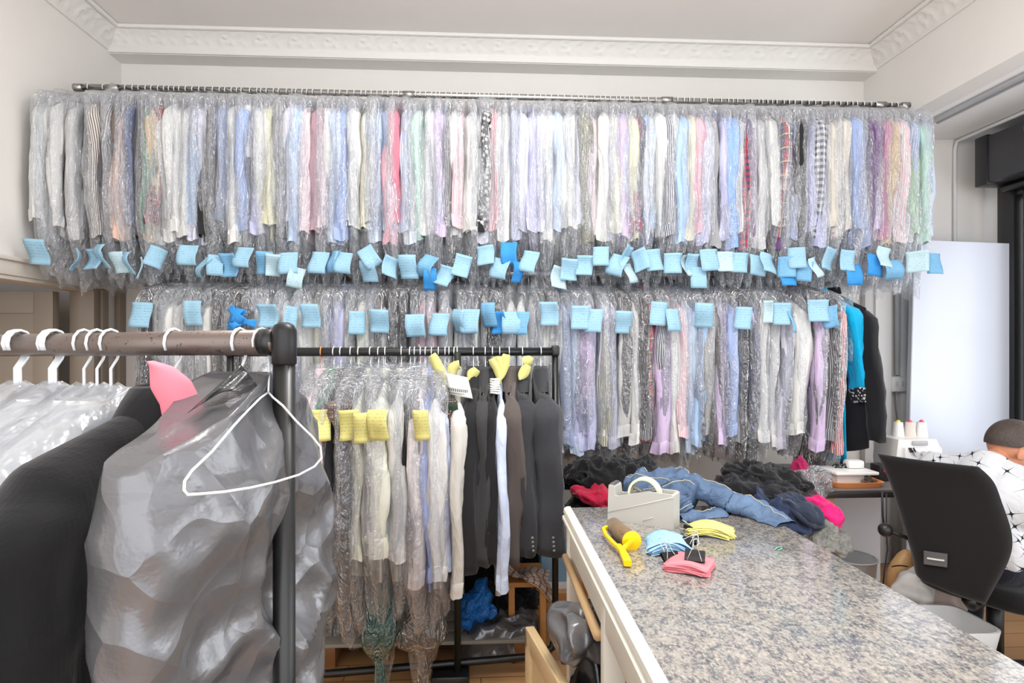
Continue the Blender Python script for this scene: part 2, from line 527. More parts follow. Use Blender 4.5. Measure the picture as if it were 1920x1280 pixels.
# bay fittings
grey_trim = plain('grey plastic trunking', (176, 177, 180), 0.4)
trk = MB().span((RX + 0.20, 0.4, BZ - 0.022), (RX + 0.235, 3.78, BZ), bev=0.003).span((RX + 0.275, 0.4, BZ - 0.012), (RX + 0.29, 3.6, BZ), bev=0.002)
o = tag(trk.build('ceiling_track', grey_trim, None, False), 'grey curtain track along the white ceiling of the window bay', 'track')
cd = MB()
p = at(1834, 262, WY - 0.02)
cd.tube([(3.25, 2.2, BZ - 0.014), (3.25, WY - 0.07, BZ - 0.014), (3.24, WY - 0.03, BZ - 0.02), (3.235, WY - 0.016, BZ - 0.07), (3.235, WY - 0.016, 1.2)], 0.012, 8)
tag(cd.build('conduit', plain('white conduit', (214, 214, 214), 0.4), None), 'pale conduit pipe bending from the bay ceiling down its back wall', 'pipe')
# roller shutter housing
sh = thing('shutter_housing', 'large black roller shutter box above the shop window', 'shutter', (3.35, 2.6, 2.48))
MB().span((3.235, 0.2, 2.50), (SX - 0.002, 3.70, 2.80), bev=0.008).build('housing_box', plain('dark grey powder coat', (52, 52, 56), 0.4), sh, True, auto=30)
MB().span((3.228, 3.62, 2.49), (SX - 0.002, 3.715, 2.81), bev=0.006).build('end_cap', blk, sh, True, auto=30)
MB().tube([(3.38, 0.3, 2.475), (3.38, 3.66, 2.475)], 0.028, 10).build('shutter_roll', blk, sh)
mk = MB()
for dx in range(4):
    y = 3.36 - dx * 0.022
    mk.span((3.2315, y, 2.735 + 0.008 * (dx % 2)), (3.2352, y + 0.005, 2.762 + 0.006 * ((dx + 1) % 2)))
mk.build('chalk_mark', plain('white chalk', (205, 205, 205), 0.9), sh, False)
# pillar strips, trunking, switch on the bay's back wall
def wallstrip(px0, px1, z0, z1, d, m, nm):
    a, b = at(px0, 600, WY - d), at(px1, 600, WY - d)
    return struct(nm, MB().span((a.x, WY - d, z0), (b.x, WY, z1), bev=0.004), m)
wallstrip(1622, 1640, 0, 2.2, 0.05, painted('grey pillar paint', (214, 212, 211)), 'trim_9')
wallstrip(1642, 1672, 0, BZ, 0.07, bay_wall, 'trim_10')
wallstrip(1690, 1701, 0, BZ, 0.04, bay_wall, 'trim_11')
cpx = at(1682, 600, WY - 0.03).x
tag(MB().tube([(cpx, WY - 0.03, 1.26), (cpx, WY - 0.03, 2.5)], 0.016, 10).build('cable_conduit', plain('white conduit', (214, 214, 214), 0.4), None), 'white vertical conduit running down to the light switch', 'pipe')
sw = thing('light_switch', 'square white wall switch box under a vertical conduit', 'switch', (cpx + 0.005, WY - 0.04, 1.2))
s0 = at(1683, 720, WY - 0.06)
MB().box((s0.x, WY - 0.035, s0.z), (0.108, 0.07, 0.105), bev=0.008).build('switch_box', plain('white plastic', (232, 232, 231), 0.35), sw, True, auto=30)
MB().box((s0.x, WY - 0.073, s0.z), (0.10, 0.008, 0.095), bev=0.003).build('switch_plate', plain('white plastic', (232, 232, 231), 0.35), sw, True, auto=30)
for dx in (-0.02, 0.02):
    MB().box((s0.x + dx, WY - 0.079, s0.z + 0.005), (0.018, 0.008, 0.03), bev=0.002).build('rocker', plain('white rocker', (215, 215, 214), 0.3), sw, True, auto=30)
c0 = at(1683, 740, WY - 0.03)
tag(MB().tube([(s0.x, WY - 0.03, s0.z - 0.05), (s0.x + 0.012, WY - 0.035, s0.z - 0.2), (s0.x + 0.04, WY - 0.04, s0.z - 0.45)], 0.005, 6).build('cable', plain('grey cable', (150, 150, 152), 0.5), None), 'thin grey cable dropping from the wall switch box', 'cable')
k0 = at(1652, 742, WY - 0.075)
tag(MB().tube([k0 + Vector((0, 0, 0.06)), k0 + Vector((0, -0.012, 0.05)), k0 + Vector((-0.006, -0.012, -0.06))], 0.004, 6).build('wall_hook', plain('dark steel', (70, 70, 72), 0.4, 0.8), None), 'thin dark metal hook on the white pillar left of the switch', 'hook')
# pale leaning board
b0, b1 = at(1697, 452, 3.66), at(1897, 452, 3.66)
bd = thing('board', 'tall smooth pale blue white board leaning behind the sewing machine', 'board', ((b0.x + b1.x) / 2, 3.62, 0))
rb = Matrix.Rotation(math.radians(1.6), 3, 'Y')
wB = b1.x - b0.x
MB().box(((b0.x + b1.x) / 2 + 0.03, 3.67, b0.z / 2), (wB, 0.03, b0.z), rot=rb, bev=0.004).build('panel', plain('pale blue white laminate', (218, 224, 238), 0.28, 0, 0.5), bd, True, auto=30)
eb = MB()
for sg in (-1, 1):
    eb.box(Vector(((b0.x + b1.x) / 2 + 0.03, 3.67, b0.z / 2)) + rb @ Vector((sg * wB / 2, 0, 0)), (0.008, 0.034, b0.z), rot=rb, bev=0.002)
eb.build('edge_strip', plain('grey edge strip', (170, 172, 178), 0.4), bd, True, auto=30)
# slotted shelf upright on the back wall
u0 = at(1222, 880, WY - 0.012)
up = MB().span((u0.x - 0.014, WY - 0.016, 0.3), (u0.x + 0.014, WY, 1.7), bev=0.002)
uo = tag(up.build('shelf_upright', plain('grey steel strip', (170, 166, 160), 0.45, 0.3), None, False), 'grey slotted shelf upright on the wall behind the jeans', 'upright')
sl = MB()
for k in range(40):
    for dx in (-0.006, 0.006):
        sl.span((u0.x + dx - 0.002, WY - 0.0175, 0.35 + k * 0.033), (u0.x + dx + 0.002, WY - 0.0155, 0.368 + k * 0.033))
sl.build('slot', blk, uo, False)

# ================================================================= rails on the wall
chrome = plain('worn chrome', (190, 188, 184), 0.22, 1.0)
steel = plain('brushed steel', (165, 163, 160), 0.35, 1.0)
RY, RZ = 3.30, 2.843
RY2, RZ2 = 3.20, 1.845
rail = thing('clothes_rail', 'long chrome clothes rail high along the back wall', 'rail', (0, RY, RZ))
MB().tube([(-2.175, RY, RZ + 0.004), (2.44, RY, RZ - 0.002)], 0.0165, 14).build('rod', chrome, rail)
for xx in (-2.17, 2.44):
    MB().tube([(xx - 0.016, RY, RZ), (xx - 0.012, RY, RZ), (xx + 0.03, RY, RZ)], [0.017, 0.021, 0.021], 14).build('end_cap', steel, rail)
for xx in (-1.98, -0.4, 1.05, 2.3):
    b = MB().tube([(xx, RY, RZ - 0.012), (xx + 0.02, RY + 0.05, RZ - 0.03), (xx + 0.1, WY, RZ - 0.17)], 0.013, 8)
    b.tube([(xx - 0.03, RY, RZ), (xx + 0.03, RY, RZ)], 0.021, 14)
    b.build('bracket', steel, rail)
rail2 = thing('clothes_rail', 'second clothes rail below, carrying the lower row of bagged clothes', 'rail', (0, RY2, RZ2))
MB().tube([(-1.95, RY2, RZ2), (2.06, RY2, RZ2)], 0.0165, 12).build('rod', steel, rail2)
for xx in (-1.9, -0.3, 1.1, 2.0):
    MB().tube([(xx, RY2, RZ2), (xx, RY2 + 0.05, RZ2 - 0.02), (xx, WY, RZ2 - 0.12)], 0.012, 8).build('bracket', steel, rail2)

# ================================================================= garments
PAL = dict(
    W=('white', (212, 212, 209)), LW=('lavender white', (203, 203, 216)), LV=('lavender', (184, 185, 214)), PB=('pale blue', (182, 196, 216)),
    LB=('light blue', (166, 194, 226)), BL=('blue', (150, 168, 208)), GB=('grey blue', (144, 154, 180)), CR=('cream', (213, 209, 190)),
    YE=('pale yellow', (216, 213, 182)), PK=('pink', (222, 170, 182)), PP=('pale pink', (212, 195, 199)), MV=('mauve', (172, 142, 152)),
    HP=('deep pink', (205, 118, 136)), MT=('mint green', (178, 208, 196)), SG=('sage green', (112, 142, 126)), PE=('peach', (226, 192, 176)),
    TN=('tan', (196, 172, 138)), GY=('grey', (156, 156, 158)), LG=('light grey', (196, 196, 196)), DG=('dark grey', (86, 86, 90)),
    BK=('black', (36, 36, 39)), NV=('navy', (62, 68, 96)), BR=('brown grey', (122, 110, 106)), PU=('purple', (104, 70, 118)),
    LI=('lilac', (202, 182, 214)), OL=('olive grey', (120, 118, 100)), GN=('soft green', (158, 194, 158)), RD=('red', (178, 58, 66)),
    MP=('mauve pink', (186, 128, 152)), BE=('greige', (206, 200, 190)), TU=('turquoise', (0, 160, 208)), IV=('ivory', (208, 208, 196)),
    SB=('sky blue', (132, 170, 225)), GR=('green', (28, 140, 92)), MA=('maroon', (92, 60, 66)), DN=('dark green', (42, 60, 48)), PL=('periwinkle', (150, 162, 204)))
ADJ = dict(s='{} striped', h='{} striped', c='{} checked', p='{} plaid', f='{} floral', d='{} dotted', t='{} flecked')
def cmat(code, pat='', c2=None):
    nm, c = PAL[code]
    key = 'cloth ' + nm + (' ' + pat + ' ' + str(PAL[c2][0]) if pat else '')
    return fabric(key, c, pat, PAL[c2][1] if c2 else None)
def describe(code, pat, c2, kind):
    nm = PAL[code][0]
    if pat: nm = ADJ[pat].format(nm + ' and ' + PAL[c2][0])
    return nm + ' ' + kind
wire = plain('white coated wire', (226, 228, 230), 0.35)
amber = plain('amber tape', (196, 116, 30), 0.5)
clear = film('clear polythene', haze=0.17, gloss=0.16, rough=0.10, bstr=0.75)
greyfilm = film('grey polythene', c=(196, 198, 202), haze=0.27, gloss=0.20, rough=0.12, tint=(232, 234, 238))
smoke = film('smoky grey polythene', c=(150, 150, 152), haze=0.40, gloss=0.26, rough=0.14, tint=(212, 212, 216), bstr=1.0)
blue_paper = [paper('blue ticket paper', (156, 197, 218)), paper('deeper blue ticket paper', (122, 177, 212)), paper('pale blue ticket paper', (188, 214, 222)), paper('strong blue ticket paper', (62, 152, 222))]
yellow_paper = paper('yellow ticket paper', (224, 218, 140))

def hanger_mb(W, slope, rodR, seed=0, r=0.0024, drop=0.088):
    m = MB()
    q = rodR + r
    pts = []
    for a in arc(9, math.radians(215), math.radians(-35)):
        pts.append((0, q * math.cos(a), q * math.sin(a)))
    pts += [(0, q * 0.55, -q - 0.006), (0, 0.0, -q - 0.022), (0.001, 0, -drop)]
    m.tube(pts, r, 6)
    w = W * 0.94
    zs = -drop - 0.004 - slope * w
    m.tube([(0, 0, -drop + 0.012), (0.002, -0.018, -drop - 0.006), (0, -w * 0.93, zs + 0.002), (0, -w, zs - 0.006), (0, -w * 0.95, zs - 0.014), (0, 0, zs - 0.018),
            (0, w * 0.95, zs - 0.014), (0, w, zs - 0.006), (0, w * 0.93, zs + 0.002), (-0.002, 0.018, -drop - 0.006), (0, 0, -drop + 0.012)], r, 6)
    m.tube([(0.002 * math.cos(k * 1.6), 0.002 * math.sin(k * 1.6), -drop + 0.03 - k * 0.004) for k in range(9)], r * 0.9, 5)
    return m
def body_mb(W, slope, T, L, seed, nv=13, n=22, drop=0.098, flare=0.0, topk=0.32):
    rings = []
    for i in range(nv):
        v = i / (nv - 1)
        ring = []
        for j in range(n):
            a = 2 * PI * j / n
            sy = math.sin(a)
            wv = W * (1.0 - 0.10 * math.sin(min(1, v * 1.5) * PI) + flare * v)
            y = wv * math.copysign(abs(sy) ** 0.8, sy)
            yy = abs(y)
            zt = -drop - slope * yy + (0.012 if yy < 0.06 else 0)
            zb = -L + 0.05 * (yy / W) ** 2
            vv = v
            z = zt * (1 - vv) + zb * vv
            th = T * (topk + (1 - topk) * min(1, v * 5) ** 0.7) * (0.9 + 0.25 * math.sin(3 * v + seed))
            cx = math.cos(a)
            x = th * math.copysign(abs(cx) ** 0.9, cx)
            x += (0.30 * T + 0.003) * math.sin(y * 34 + seed * 2.1 + v * 3) * min(1, v * 2)
            x += 0.006 * N((y, z, 0), 9, seed)
            ring.append((x, y, z))
        rings.append(ring)
    return MB().loft(rings, True, True)
def sleeve_mb(W, slope, T, Ls, seed, side=-1, rx=0.027, ry=0.042, dx=0.0, kink=0.0, drop=0.098, nv=14, n=14, cuff=0.055, twist=0.0, close=False):
    """returns (sleeve, cuff)"""
    z0 = -drop - slope * W
    rings = []
    def sect(v, kx=1.0):
        z = z0 + 0.012 - Ls * v
        out = W - 0.045 + 0.058 * min(1, v * 7) ** 0.6 - 0.01 * v
        grow = min(1.0, 0.18 + v * 9) if v < 0.1 else 1.0
        tap = 1.0 - 0.20 * v
        ex = dx * v + kink * math.sin(min(1, v * 1.2) * PI) + 0.005 * math.sin(v * 9 + seed)
        cy = out + 0.012 * math.sin(v * 4 + seed * 1.3)
        th = twist * min(1, v * 2.2)
        ring = []
        for j in range(n):
            a = 2 * PI * j / n
            ca, sa = math.cos(a), math.sin(a)
            fx, fy = rx * grow * tap * kx * math.copysign(abs(ca) ** .7, ca), ry * grow * tap * kx * math.copysign(abs(sa) ** .7, sa)
            cr = abs(N((ca * .8, sa * .8, v * 3.2), 1.5, seed))
            fold = 1 + (0.14 * math.sin(3 * a + seed + v * 4) + 0.12 * math.sin(5 * a - seed * 2 + v * 2.5) - 0.55 * cr + .10) * min(1, v * 3)
            fx, fy = fx * fold, fy * fold
            px, py = fx * math.cos(th) - fy * math.sin(th), fx * math.sin(th) + fy * math.cos(th)
            ring.append((ex + px, side * (cy + py), z + 0.008 * math.sin(a * 2 + seed) * (v > 0.9)))
        return ring
    for i in range(nv):
        v = (i / (nv - 1)) ** 1.25
        rings.append(sect(v))
    m = MB().loft(rings, True, False)
    if close: m.f.append(tuple(range((nv - 1) * n, nv * n))); m.uv.append([(0, 0)] * n)
    c = None
    if cuff:
        v1 = 1.0
        rr = [sect(v1 - 0.010, 1.02), sect(v1 - 0.006, 1.07), sect(v1 + cuff / Ls * 0.5, 1.06), sect(v1 + cuff / Ls, 1.05)]
        inner = [sect(v1 + cuff / Ls, 0.99), sect(v1 + cuff / Ls * 0.3, 0.96)]
        c = MB().loft(rr + inner, False, True)
    return m, c
def cover_mb(W, slope, Tc, Lc, seed, nv=17, n=26, drop=0.075, gather=0.7, belly=0.075, tail=0.0):
    """crinkled plastic cover hung over the hanger, gathered below"""
    rings = []
    Wc = W + belly
    for i in range(nv):
        v = i / (nv - 1)
        ring = []
        for j in range(n):
            a = 2 * PI * j / n
            sy, cx = math.sin(a), math.cos(a)
            if i == 0: k, kt = 0.05, 0.25
            elif i == 1: k, kt = 0.45, 0.55
            elif i == 2: k, kt = 0.86, 0.8
            else: k, kt = 1.0, 1.0
            q = max(0, (v - 0.68) / 0.32)
            w = Wc * k * (1 - (1 - gather) * q ** 1.3)
            y = w * math.copysign(abs(sy) ** 0.72, sy)
            yy = abs(y)
            top = -drop - slope * 0.95 * yy
            if i < 3: z = top + (0.012 if i else 0.02)
            else:
                vv = (i - 3) / (nv - 4)
                z = (top - 0.025) * (1 - vv) + (-Lc + 0.03 * math.sin(a * 3 + seed * 2) + 0.02 * math.sin(a * 7 + seed)) * vv
                if vv > 0.75 and tail: z -= tail * (vv - 0.75) * 4 * max(0, -sy) ** 3
            x = Tc * kt * math.copysign(abs(cx) ** 0.75, cx)
            rip = 0.010 * math.sin(y * 47 + seed * 3 + v * 4) + 0.008 * N((y * 1.0, z * 0.5, seed), 16, seed)
            x += rip * min(1, v * 2.2) + 0.004 * N((x, y, z), 40, seed)
            y += 0.016 * N((y, z, 0.3), 11, seed + 2) * min(1, v * 3)
            ring.append((x, y, z))
        rings.append(ring)
    return MB().loft(rings)
def ticket_mb(c, w, h, yaw, roll, curl, seed, pitch=0.0):
    """curled paper slip, centred at c, face along -Y turned by yaw"""
    Rm = Matrix.Rotation(yaw, 3, 'Z') @ Matrix.Rotation(roll, 3, 'Y') @ Matrix.Rotation(pitch, 3, 'X')
    def fn(u, v):
        x, z = (u - 0.5) * w, (0.5 - v) * h
        y = curl * 0.022 * math.sin(v * 3.6 + seed) + 0.006 * math.sin(u * 5 + seed * 2) + 0.004 * N((x * 8, z * 8, seed), 3, seed)
        x += 0.004 * math.sin(v * 4 + seed)
        return (Vector(c) + Rm @ Vector((x, y, z)), Rm @ Vector((0, -1, 0)))
    return MB().sheet(fn, 6, 8, 0.0012, 0.1, 0.12)
GARM = []
def garment(kind, X, Y, Z, m, desc, rail_name, W=0.215, slope=0.30, T=0.020, L=0.80, Ls=0.60, rx=0.027, ry=0.042, dx=0.0, kink=0.0, rz=0.0,
            cover=clear, Lc=0.93, Tc=0.030, rodR=0.0165, cuff=0.055, twist=0.0, cuffm=None, collar=True, hgr=None, tape=False, n=14, nv=14, far=True, gather=0.7, flare=0.0, drop=0.098, close=False, belly=0.075, tail=0.0, seed=None, topk=0.32, merge=False):
    seed = R.random() * 50 if seed is None else seed
    root = thing(kind, 'x', kind.split('_')[-1], (X, Y, Z), rz)
    hanger_mb(W * .9, slope, rodR, seed, drop=drop + 0.008).build('hanger', hgr or wire, root, True, True)
    if merge:
        bm_ = body_mb(W, slope, T, L, seed, drop=drop, flare=flare, topk=topk, n=32, nv=22)
        for side in (-1, 1):
            s, c = sleeve_mb(W, slope, T, Ls, seed + side, side, rx, ry, dx * (1 if side < 0 else -1), 0, drop=drop - 0.012, cuff=0, n=n, nv=nv, close=True)
            k0 = len(bm_.v); bm_.v += s.v; bm_.f += [tuple(i + k0 for i in f) for f in s.f]; bm_.uv += s.uv
            bm_.capsule([(0, side * 0.06, -drop - 0.02), (0, side * (W - .03), -drop - slope * (W - .03) - 0.03)], [0.032, rx * 0.80], 18)
        go = bm_.build('garment_body', m, root, True, True)
        md = go.modifiers.new('remesh', 'REMESH'); md.mode = 'VOXEL'; md.voxel_size = 0.008
        md = go.modifiers.new('smooth', 'SMOOTH'); md.factor = 0.6; md.iterations = 9
    else:
        body_mb(W, slope, T, L, seed, drop=drop, flare=flare, topk=topk).build('garment_body', m, root, True, True)
    if Ls and not merge:
        for side in ((-1, 1) if far else (-1,)):
            s, c = sleeve_mb(W, slope, T, Ls, seed + side, side, rx, ry, dx if side < 0 else -dx * 0.5, kink if side < 0 else 0, drop=drop, cuff=cuff if side < 0 else 0, twist=twist, n=n, nv=nv, close=close)
            so = s.build('sleeve', m, root, True, True)
            if c is not None and side < 0: c.build('cuff', cuffm or m, so, True, True, auto=40)
    if collar:
        rr = []
        for k, (ax, ay, z) in enumerate(((0.016, 0.058, -0.106), (0.024, 0.060, -0.100), (0.022, 0.052, -0.074), (0.019, 0.050, -0.066), (0.014, 0.045, -0.07), (0.012, 0.044, -0.098))):
            rr.append([(ax * math.cos(2 * PI * j / 16), ay * math.sin(2 * PI * j / 16) - 0.004, z + 0.098 - drop) for j in range(16)])
        MB().loft(rr).build('collar', m, root, True, True)
    if cover is not None:
        co = cover_mb(W, slope, Tc, Lc, seed, drop=drop - 0.04, gather=gather, belly=belly, tail=tail).build('plastic_cover', cover, root, True, True)
        co['label'] = 'clear crinkled plastic cover'
    if tape:
        MB().box((0, 0, -drop + 0.03), (0.03, 0.012, 0.012), bev=0.002).build('tape', amber, root, True, True)
    GARM.append(dict(o=root, desc=desc, rail=rail_name, x=X, y=Y))
    return root
def add_ticket(px, py, Y, w, h, m, rail_name, yaw=0, roll=0, curl=1.0, name='paper_ticket', lab='blue paper ticket'):
    p = at(px, py, Y)
    g = min((q for q in GARM if q['rail'] == rail_name), key=lambda q: abs(q['x'] - p.x))
    o = ticket_mb(p, w, h, yaw, roll, curl, R.random() * 9).build(name, m, g['o'])
    o['label'] = lab
    return o
ORD = ['', 'next', 'second', 'third', 'fourth', 'fifth', 'sixth', 'seventh', 'eighth', 'ninth', 'tenth', 'eleventh', 'twelfth', 'thirteenth']
def finish_labels(rail_name, where, group):
    gs = sorted((g for g in GARM if g['rail'] == rail_name), key=lambda g: g['x'])
    cnt = {}
    for g in gs: cnt[g['desc']] = cnt.get(g['desc'], 0) + 1
    for i, g in enumerate(gs):
        if cnt[g['desc']] == 1:
            lab = f"{g['desc']} hanging on the {where}"
        else:
            size = lambda k: len((g['desc'] + ' ' + gs[k]['desc'] + ' ' + where).split()) + 4
            best = min((k for k in range(len(gs)) if cnt[gs[k]['desc']] == 1), key=lambda k: (abs(k - i) + 50 * (size(k) > 16), -k))
            n = abs(best - i)
            side = 'right' if i > best else 'left'
            od = {1: 'just'}.get(n, ORD[n])
            lab = f"{g['desc']}, {od} {side} of the {gs[best]['desc']}, {where}"
        g['o']['label'] = lab
        g['o']['group'] = group
# ---------------------------------------------------------------- upper row: pixel of the near sleeve, colour, pattern, second colour
UP = '''65 W|80 W|104 W|134 LG|156 GY|180 BR s W|194 DG|207 BR s LG|221 BR|233 PE|247 NV t GB|258 DG|268 SG|279 TN|289 RD c BK|303 W|316 W|330 W|342 W|357 LB|372 LW
383 LW|396 BK|407 DG|416 GB|433 W|448 W|456 BL|467 W|481 W|492 LV|508 YE|519 W|527 DG t GY|540 DG|549 LW|561 LB t PB|579 PP|592 MV|605 PP|616 W|631 PB|645 BL|659 W|669 W
679 CR|691 W s GY|703 PB|714 PB|723 GB|735 PK|746 HP|757 BL s W|770 W|779 PB s W|790 MT|802 W|811 LG|818 LI|831 PB|842 DG s GY|853 W|865 PK s W|878 W|893 W
899 LW|908 BK f LG|918 LG|926 HP s W|938 LG|952 W|964 GB s LW|979 LW|996 LV|1010 LW|1022 W|1033 W|1044 PB|1057 W|1070 W|1085 LW|1099 OL|1109 CR|1116 PP|1131 W|1143 LW|1153 CR s W|1163 LI
1175 LV|1183 YE|1192 PU c RD|1201 NV|1210 LB|1225 PB s W|1240 W|1255 NV s W|1270 W|1285 LB|1299 CR|1312 PK|1323 LW|1332 LV|1346 GY|1358 LV|1371 SB|1387 W s GY|1401 RD c NV|1411 PU|1420 LG|1435 LG
1448 W|1462 NV p RD|1470 PU|1481 CR|1490 GB|1499 BK|1513 LV|1524 LV|1535 NV c W|1549 LV|1563 BE f MV|1577 BE|1590 BE|1606 BL|1616 GB|1627 GY|1641 PU|1652 LI|1661 MP|1675 TN|1689 W s PK|1700 W|1709 GN|1720 SB s W|1730 MT|1743 PB'''
PLAIN = {'W', 'LW', 'PB', 'LG', 'CR', 'LV', 'PP', 'GY'}
SHORT = {466: 1, 467: 1, 718: 1}
def parse(s):
    out = []
    for e in s.replace('\n', '|').split('|'):
        p = e.split()
        out.append((int(p[0]), p[1], p[2] if len(p) > 2 else '', p[3] if len(p) > 3 else None))
    return out
HANG_TAPE = {3, 8, 11, 13, 22, 27, 50, 55, 59, 72, 84, 90, 97, 112}
for i, (px, code, pat, c2) in enumerate(parse(UP)):
    p = at(px, 315, RY - 0.255)
    wide = R.uniform(0.85, 1.15)
    if code in ('W', 'LB', 'PB', 'LV', 'BE', 'TN'): wide *= 1.12
    kind = 'trousers' if px == 156 else 'shirt'
    X = min(2.41, max(-2.165, p.x))
    if px == 156:
        garment('trousers', X, RY, RZ, cmat('GY'), 'grey trousers', 'up', W=0.17, slope=0.02, T=0.016, L=0.74, Ls=0, collar=False, Lc=0.95, tape=True, rz=0.5)
        continue
    sh_ = px in SHORT
    pop = px in (268, 289, 396, 561, 735, 746, 908, 926, 1499, 1641)
    garment('shirt', X, RY, RZ, cmat(code, pat, c2), describe(code, pat, c2, 'shirt'), 'up',
            W=R.uniform(0.205, 0.222) + (0.012 if pat or code not in PLAIN else 0) + 0.010 * pop, slope=R.uniform(0.26, 0.34), T=R.uniform(0.015, 0.022), L=R.uniform(0.80, 0.92),
            Ls=R.uniform(0.24, 0.3) if sh_ else R.uniform(0.55, 0.67), rx=0.0325 * wide, ry=R.uniform(0.034, 0.05), dx=R.uniform(-0.022, 0.016) - 0.015 * (px < 700),
            kink=R.uniform(-0.012, 0.012), rz=R.uniform(-0.10, 0.10), Lc=R.uniform(0.98, 1.08), Tc=R.uniform(0.030, 0.040), cuff=0 if sh_ else 0.055,
            twist=R.uniform(-0.9, 0.9), tape=i in HANG_TAPE, gather=R.uniform(0.55, 0.85), tail=R.uniform(0, 0.06), far=False)
for (px, py, k, yw, rl, w) in (
    (68, 472, 0, .1, .02, 1), (140, 487, 0, 1.0, 0, .9), (172, 485, 0, .2, -.03, 1), (193, 480, 0, .5, .1, .9), (222, 492, 2, .1, -.1, .85), (240, 493, 0, .6, .1, 1), (262, 503, 2, 1.0, -.1, .7), (292, 482, 0, .7, .35, .9), (352, 478, 0, .1, 0, 1.05),
    (383, 502, 0, .9, .2, .9), (404, 497, 0, .4, 0, .9), (428, 497, 1, .2, 0, .95), (455, 482, 0, .2, .05, 1), (497, 493, 1, .4, 0, .9), (512, 497, 2, .5, 0, .8), (540, 493, 0, .1, -.1, 1.05), (555, 520, 2, .3, .2, .9), (597, 492, 0, .1, .05, 1), (625, 490, 1, .9, 0, .9), (643, 492, 0, .2, .08, .95),
    (693, 482, 0, .2, -.6, 1), (691, 508, 0, .1, 0, .95), (733, 500, 0, .8, .3, 1), (765, 500, 0, .1, .0, 1.05), (803, 500, 1, .4, .35, .95), (806, 523, 3, .3, 0, .75), (832, 516, 0, .2, .3, 1), (866, 498, 0, .3, .25, .95), (910, 478, 0, .1, -.15, 1.05), (937, 503, 0, .3, .2, 1), (955, 475, 3, .1, 0, .9), (970, 510, 3, .8, 0, .8), (992, 490, 0, .2, .15, .9),
    (1050, 520, 2, .4, .2, 1), (1067, 505, 0, .2, .05, 1), (1096, 497, 0, .1, .05, 1), (1127, 480, 0, .1, -.02, 1.0), (1157, 497, 0, .5, .3, 1), (1175, 482, 0, .8, .1, .9), (1182, 512, 2, .5, -.15, .7), (1200, 487, 0, .4, -.35, .95), (1226, 487, 0, .1, -.1, 1.05), (1262, 493, 0, .15, 0, 1.05), (1290, 497, 2, 1.0, -.2, .8), (1300, 496, 0, .4, 0, .9), (1310, 520, 0, .1, 0, 1),
    (1331, 487, 0, .1, -.08, 1.1), (1362, 490, 2, .1, 0, 1), (1386, 492, 0, .3, .05, 1), (1420, 497, 0, .2, .1, 1.1), (1442, 493, 0, .4, .2, 1.1), (1476, 500, 1, .3, 0, 1), (1495, 483, 0, .3, -.05, 1), (1477, 515, 3, .1, 0, .9), (1508, 508, 1, .3, .1, .95), (1532, 500, 2, .6, -.3, .9), (1555, 485, 0, .4, .1, 1.05), (1590, 488, 0, .15, .1, 1), (1600, 515, 3, .1, 0, .9), (1640, 497, 3, .15, .1, 1.1), (1661, 482, 2, .3, .2, 1), (1672, 505, 1, .1, -.03, 1.2), (1720, 490, 2, .5, -.05, 1.2), (1752, 494, 1, .1, 0, 1.15)):
    add_ticket(px, py, RY - 0.315, 0.086 * w * R.uniform(.95, 1.05), 0.112 * R.uniform(.9, 1.05), blue_paper[k], 'up', yw * R.choice((-1, 1)), rl, R.uniform(.5, 1.3))
finish_labels('up', 'upper rail', 'bagged clothes on the upper rail')

# ---------------------------------------------------------------- lower row
LO = '''262 LG|274 DG|285 W|300 LW|318 W|335 W|350 W|362 LG|376 W|390 W|405 LG|418 GY|432 GY s W|446 GY|457 DG|470 LV s W|482 LW|497 W|512 PP|523 W|535 W|549 LV|563 W|580 W|592 CR|603 W|612 LW|624 LV|641 LV|651 GY|662 W|670 IV|686 LV|698 GY|712 GY t LG|730 LG
745 DG t GY|758 DG|771 GY|784 PK|799 PP|814 PK s W|826 GY|840 GY s LG|855 LG|870 LW|883 W|899 W|910 GY|920 DG|931 BK|946 GY|960 LG|985 W|999 GY|1013 LG|1029 W|1042 W|1055 GB|1069 PB|1085 LV|1098 LI|1111 LV|1124 CR s OL|1136 LW|1150 GY s LV
1166 GY t W|1189 W|1201 DG s GY|1219 RD p NV|1236 LI|1253 NV s W|1262 W|1276 PK s W|1291 PB|1305 LB|1319 LB|1334 DG t W|1347 BR t BK|1362 LI|1375 BL|1390 GY|1410 W|1424 LV|1438 LG s W|1453 LG|1472 LW|1500 W|1531 LI|1541 GY|1554 DG s GY|1567 RD s W'''
SILVERY = {274, 446, 457, 745, 758, 920, 931, 1166, 1201, 1390, 1541, 1554, 418, 712}
for i, (px, code, pat, c2) in enumerate(parse(LO)):
    p = at(px, 680, RY2 - 0.255)
    wide = R.uniform(0.9, 1.15) * (1.45 if px in (1500, 535, 624, 1166, 1236, 1305) else 1.0)
    cv = smoke if px in SILVERY else (greyfilm if R.random() < 0.3 else clear)
    garment('shirt', p.x, RY2, RZ2, cmat(code, pat, c2), describe(code, pat, c2, 'shirt'), 'lo',
            W=R.uniform(0.205, 0.222) + (0.012 if pat or code not in PLAIN else 0), slope=R.uniform(0.30, 0.38), T=R.uniform(0.015, 0.022), L=R.uniform(0.84, 0.96),
            Ls=R.uniform(0.62, 0.74), rx=0.0315 * wide, ry=R.uniform(0.034, 0.05), dx=R.uniform(-0.016, 0.018), kink=R.uniform(-0.012, 0.012),
            rz=R.uniform(-0.10, 0.10), cover=cv, Lc=R.uniform(0.93, 1.03), Tc=R.uniform(0.030, 0.040), twist=R.uniform(-0.9, 0.9), gather=R.uniform(0.6, 0.9), far=False)
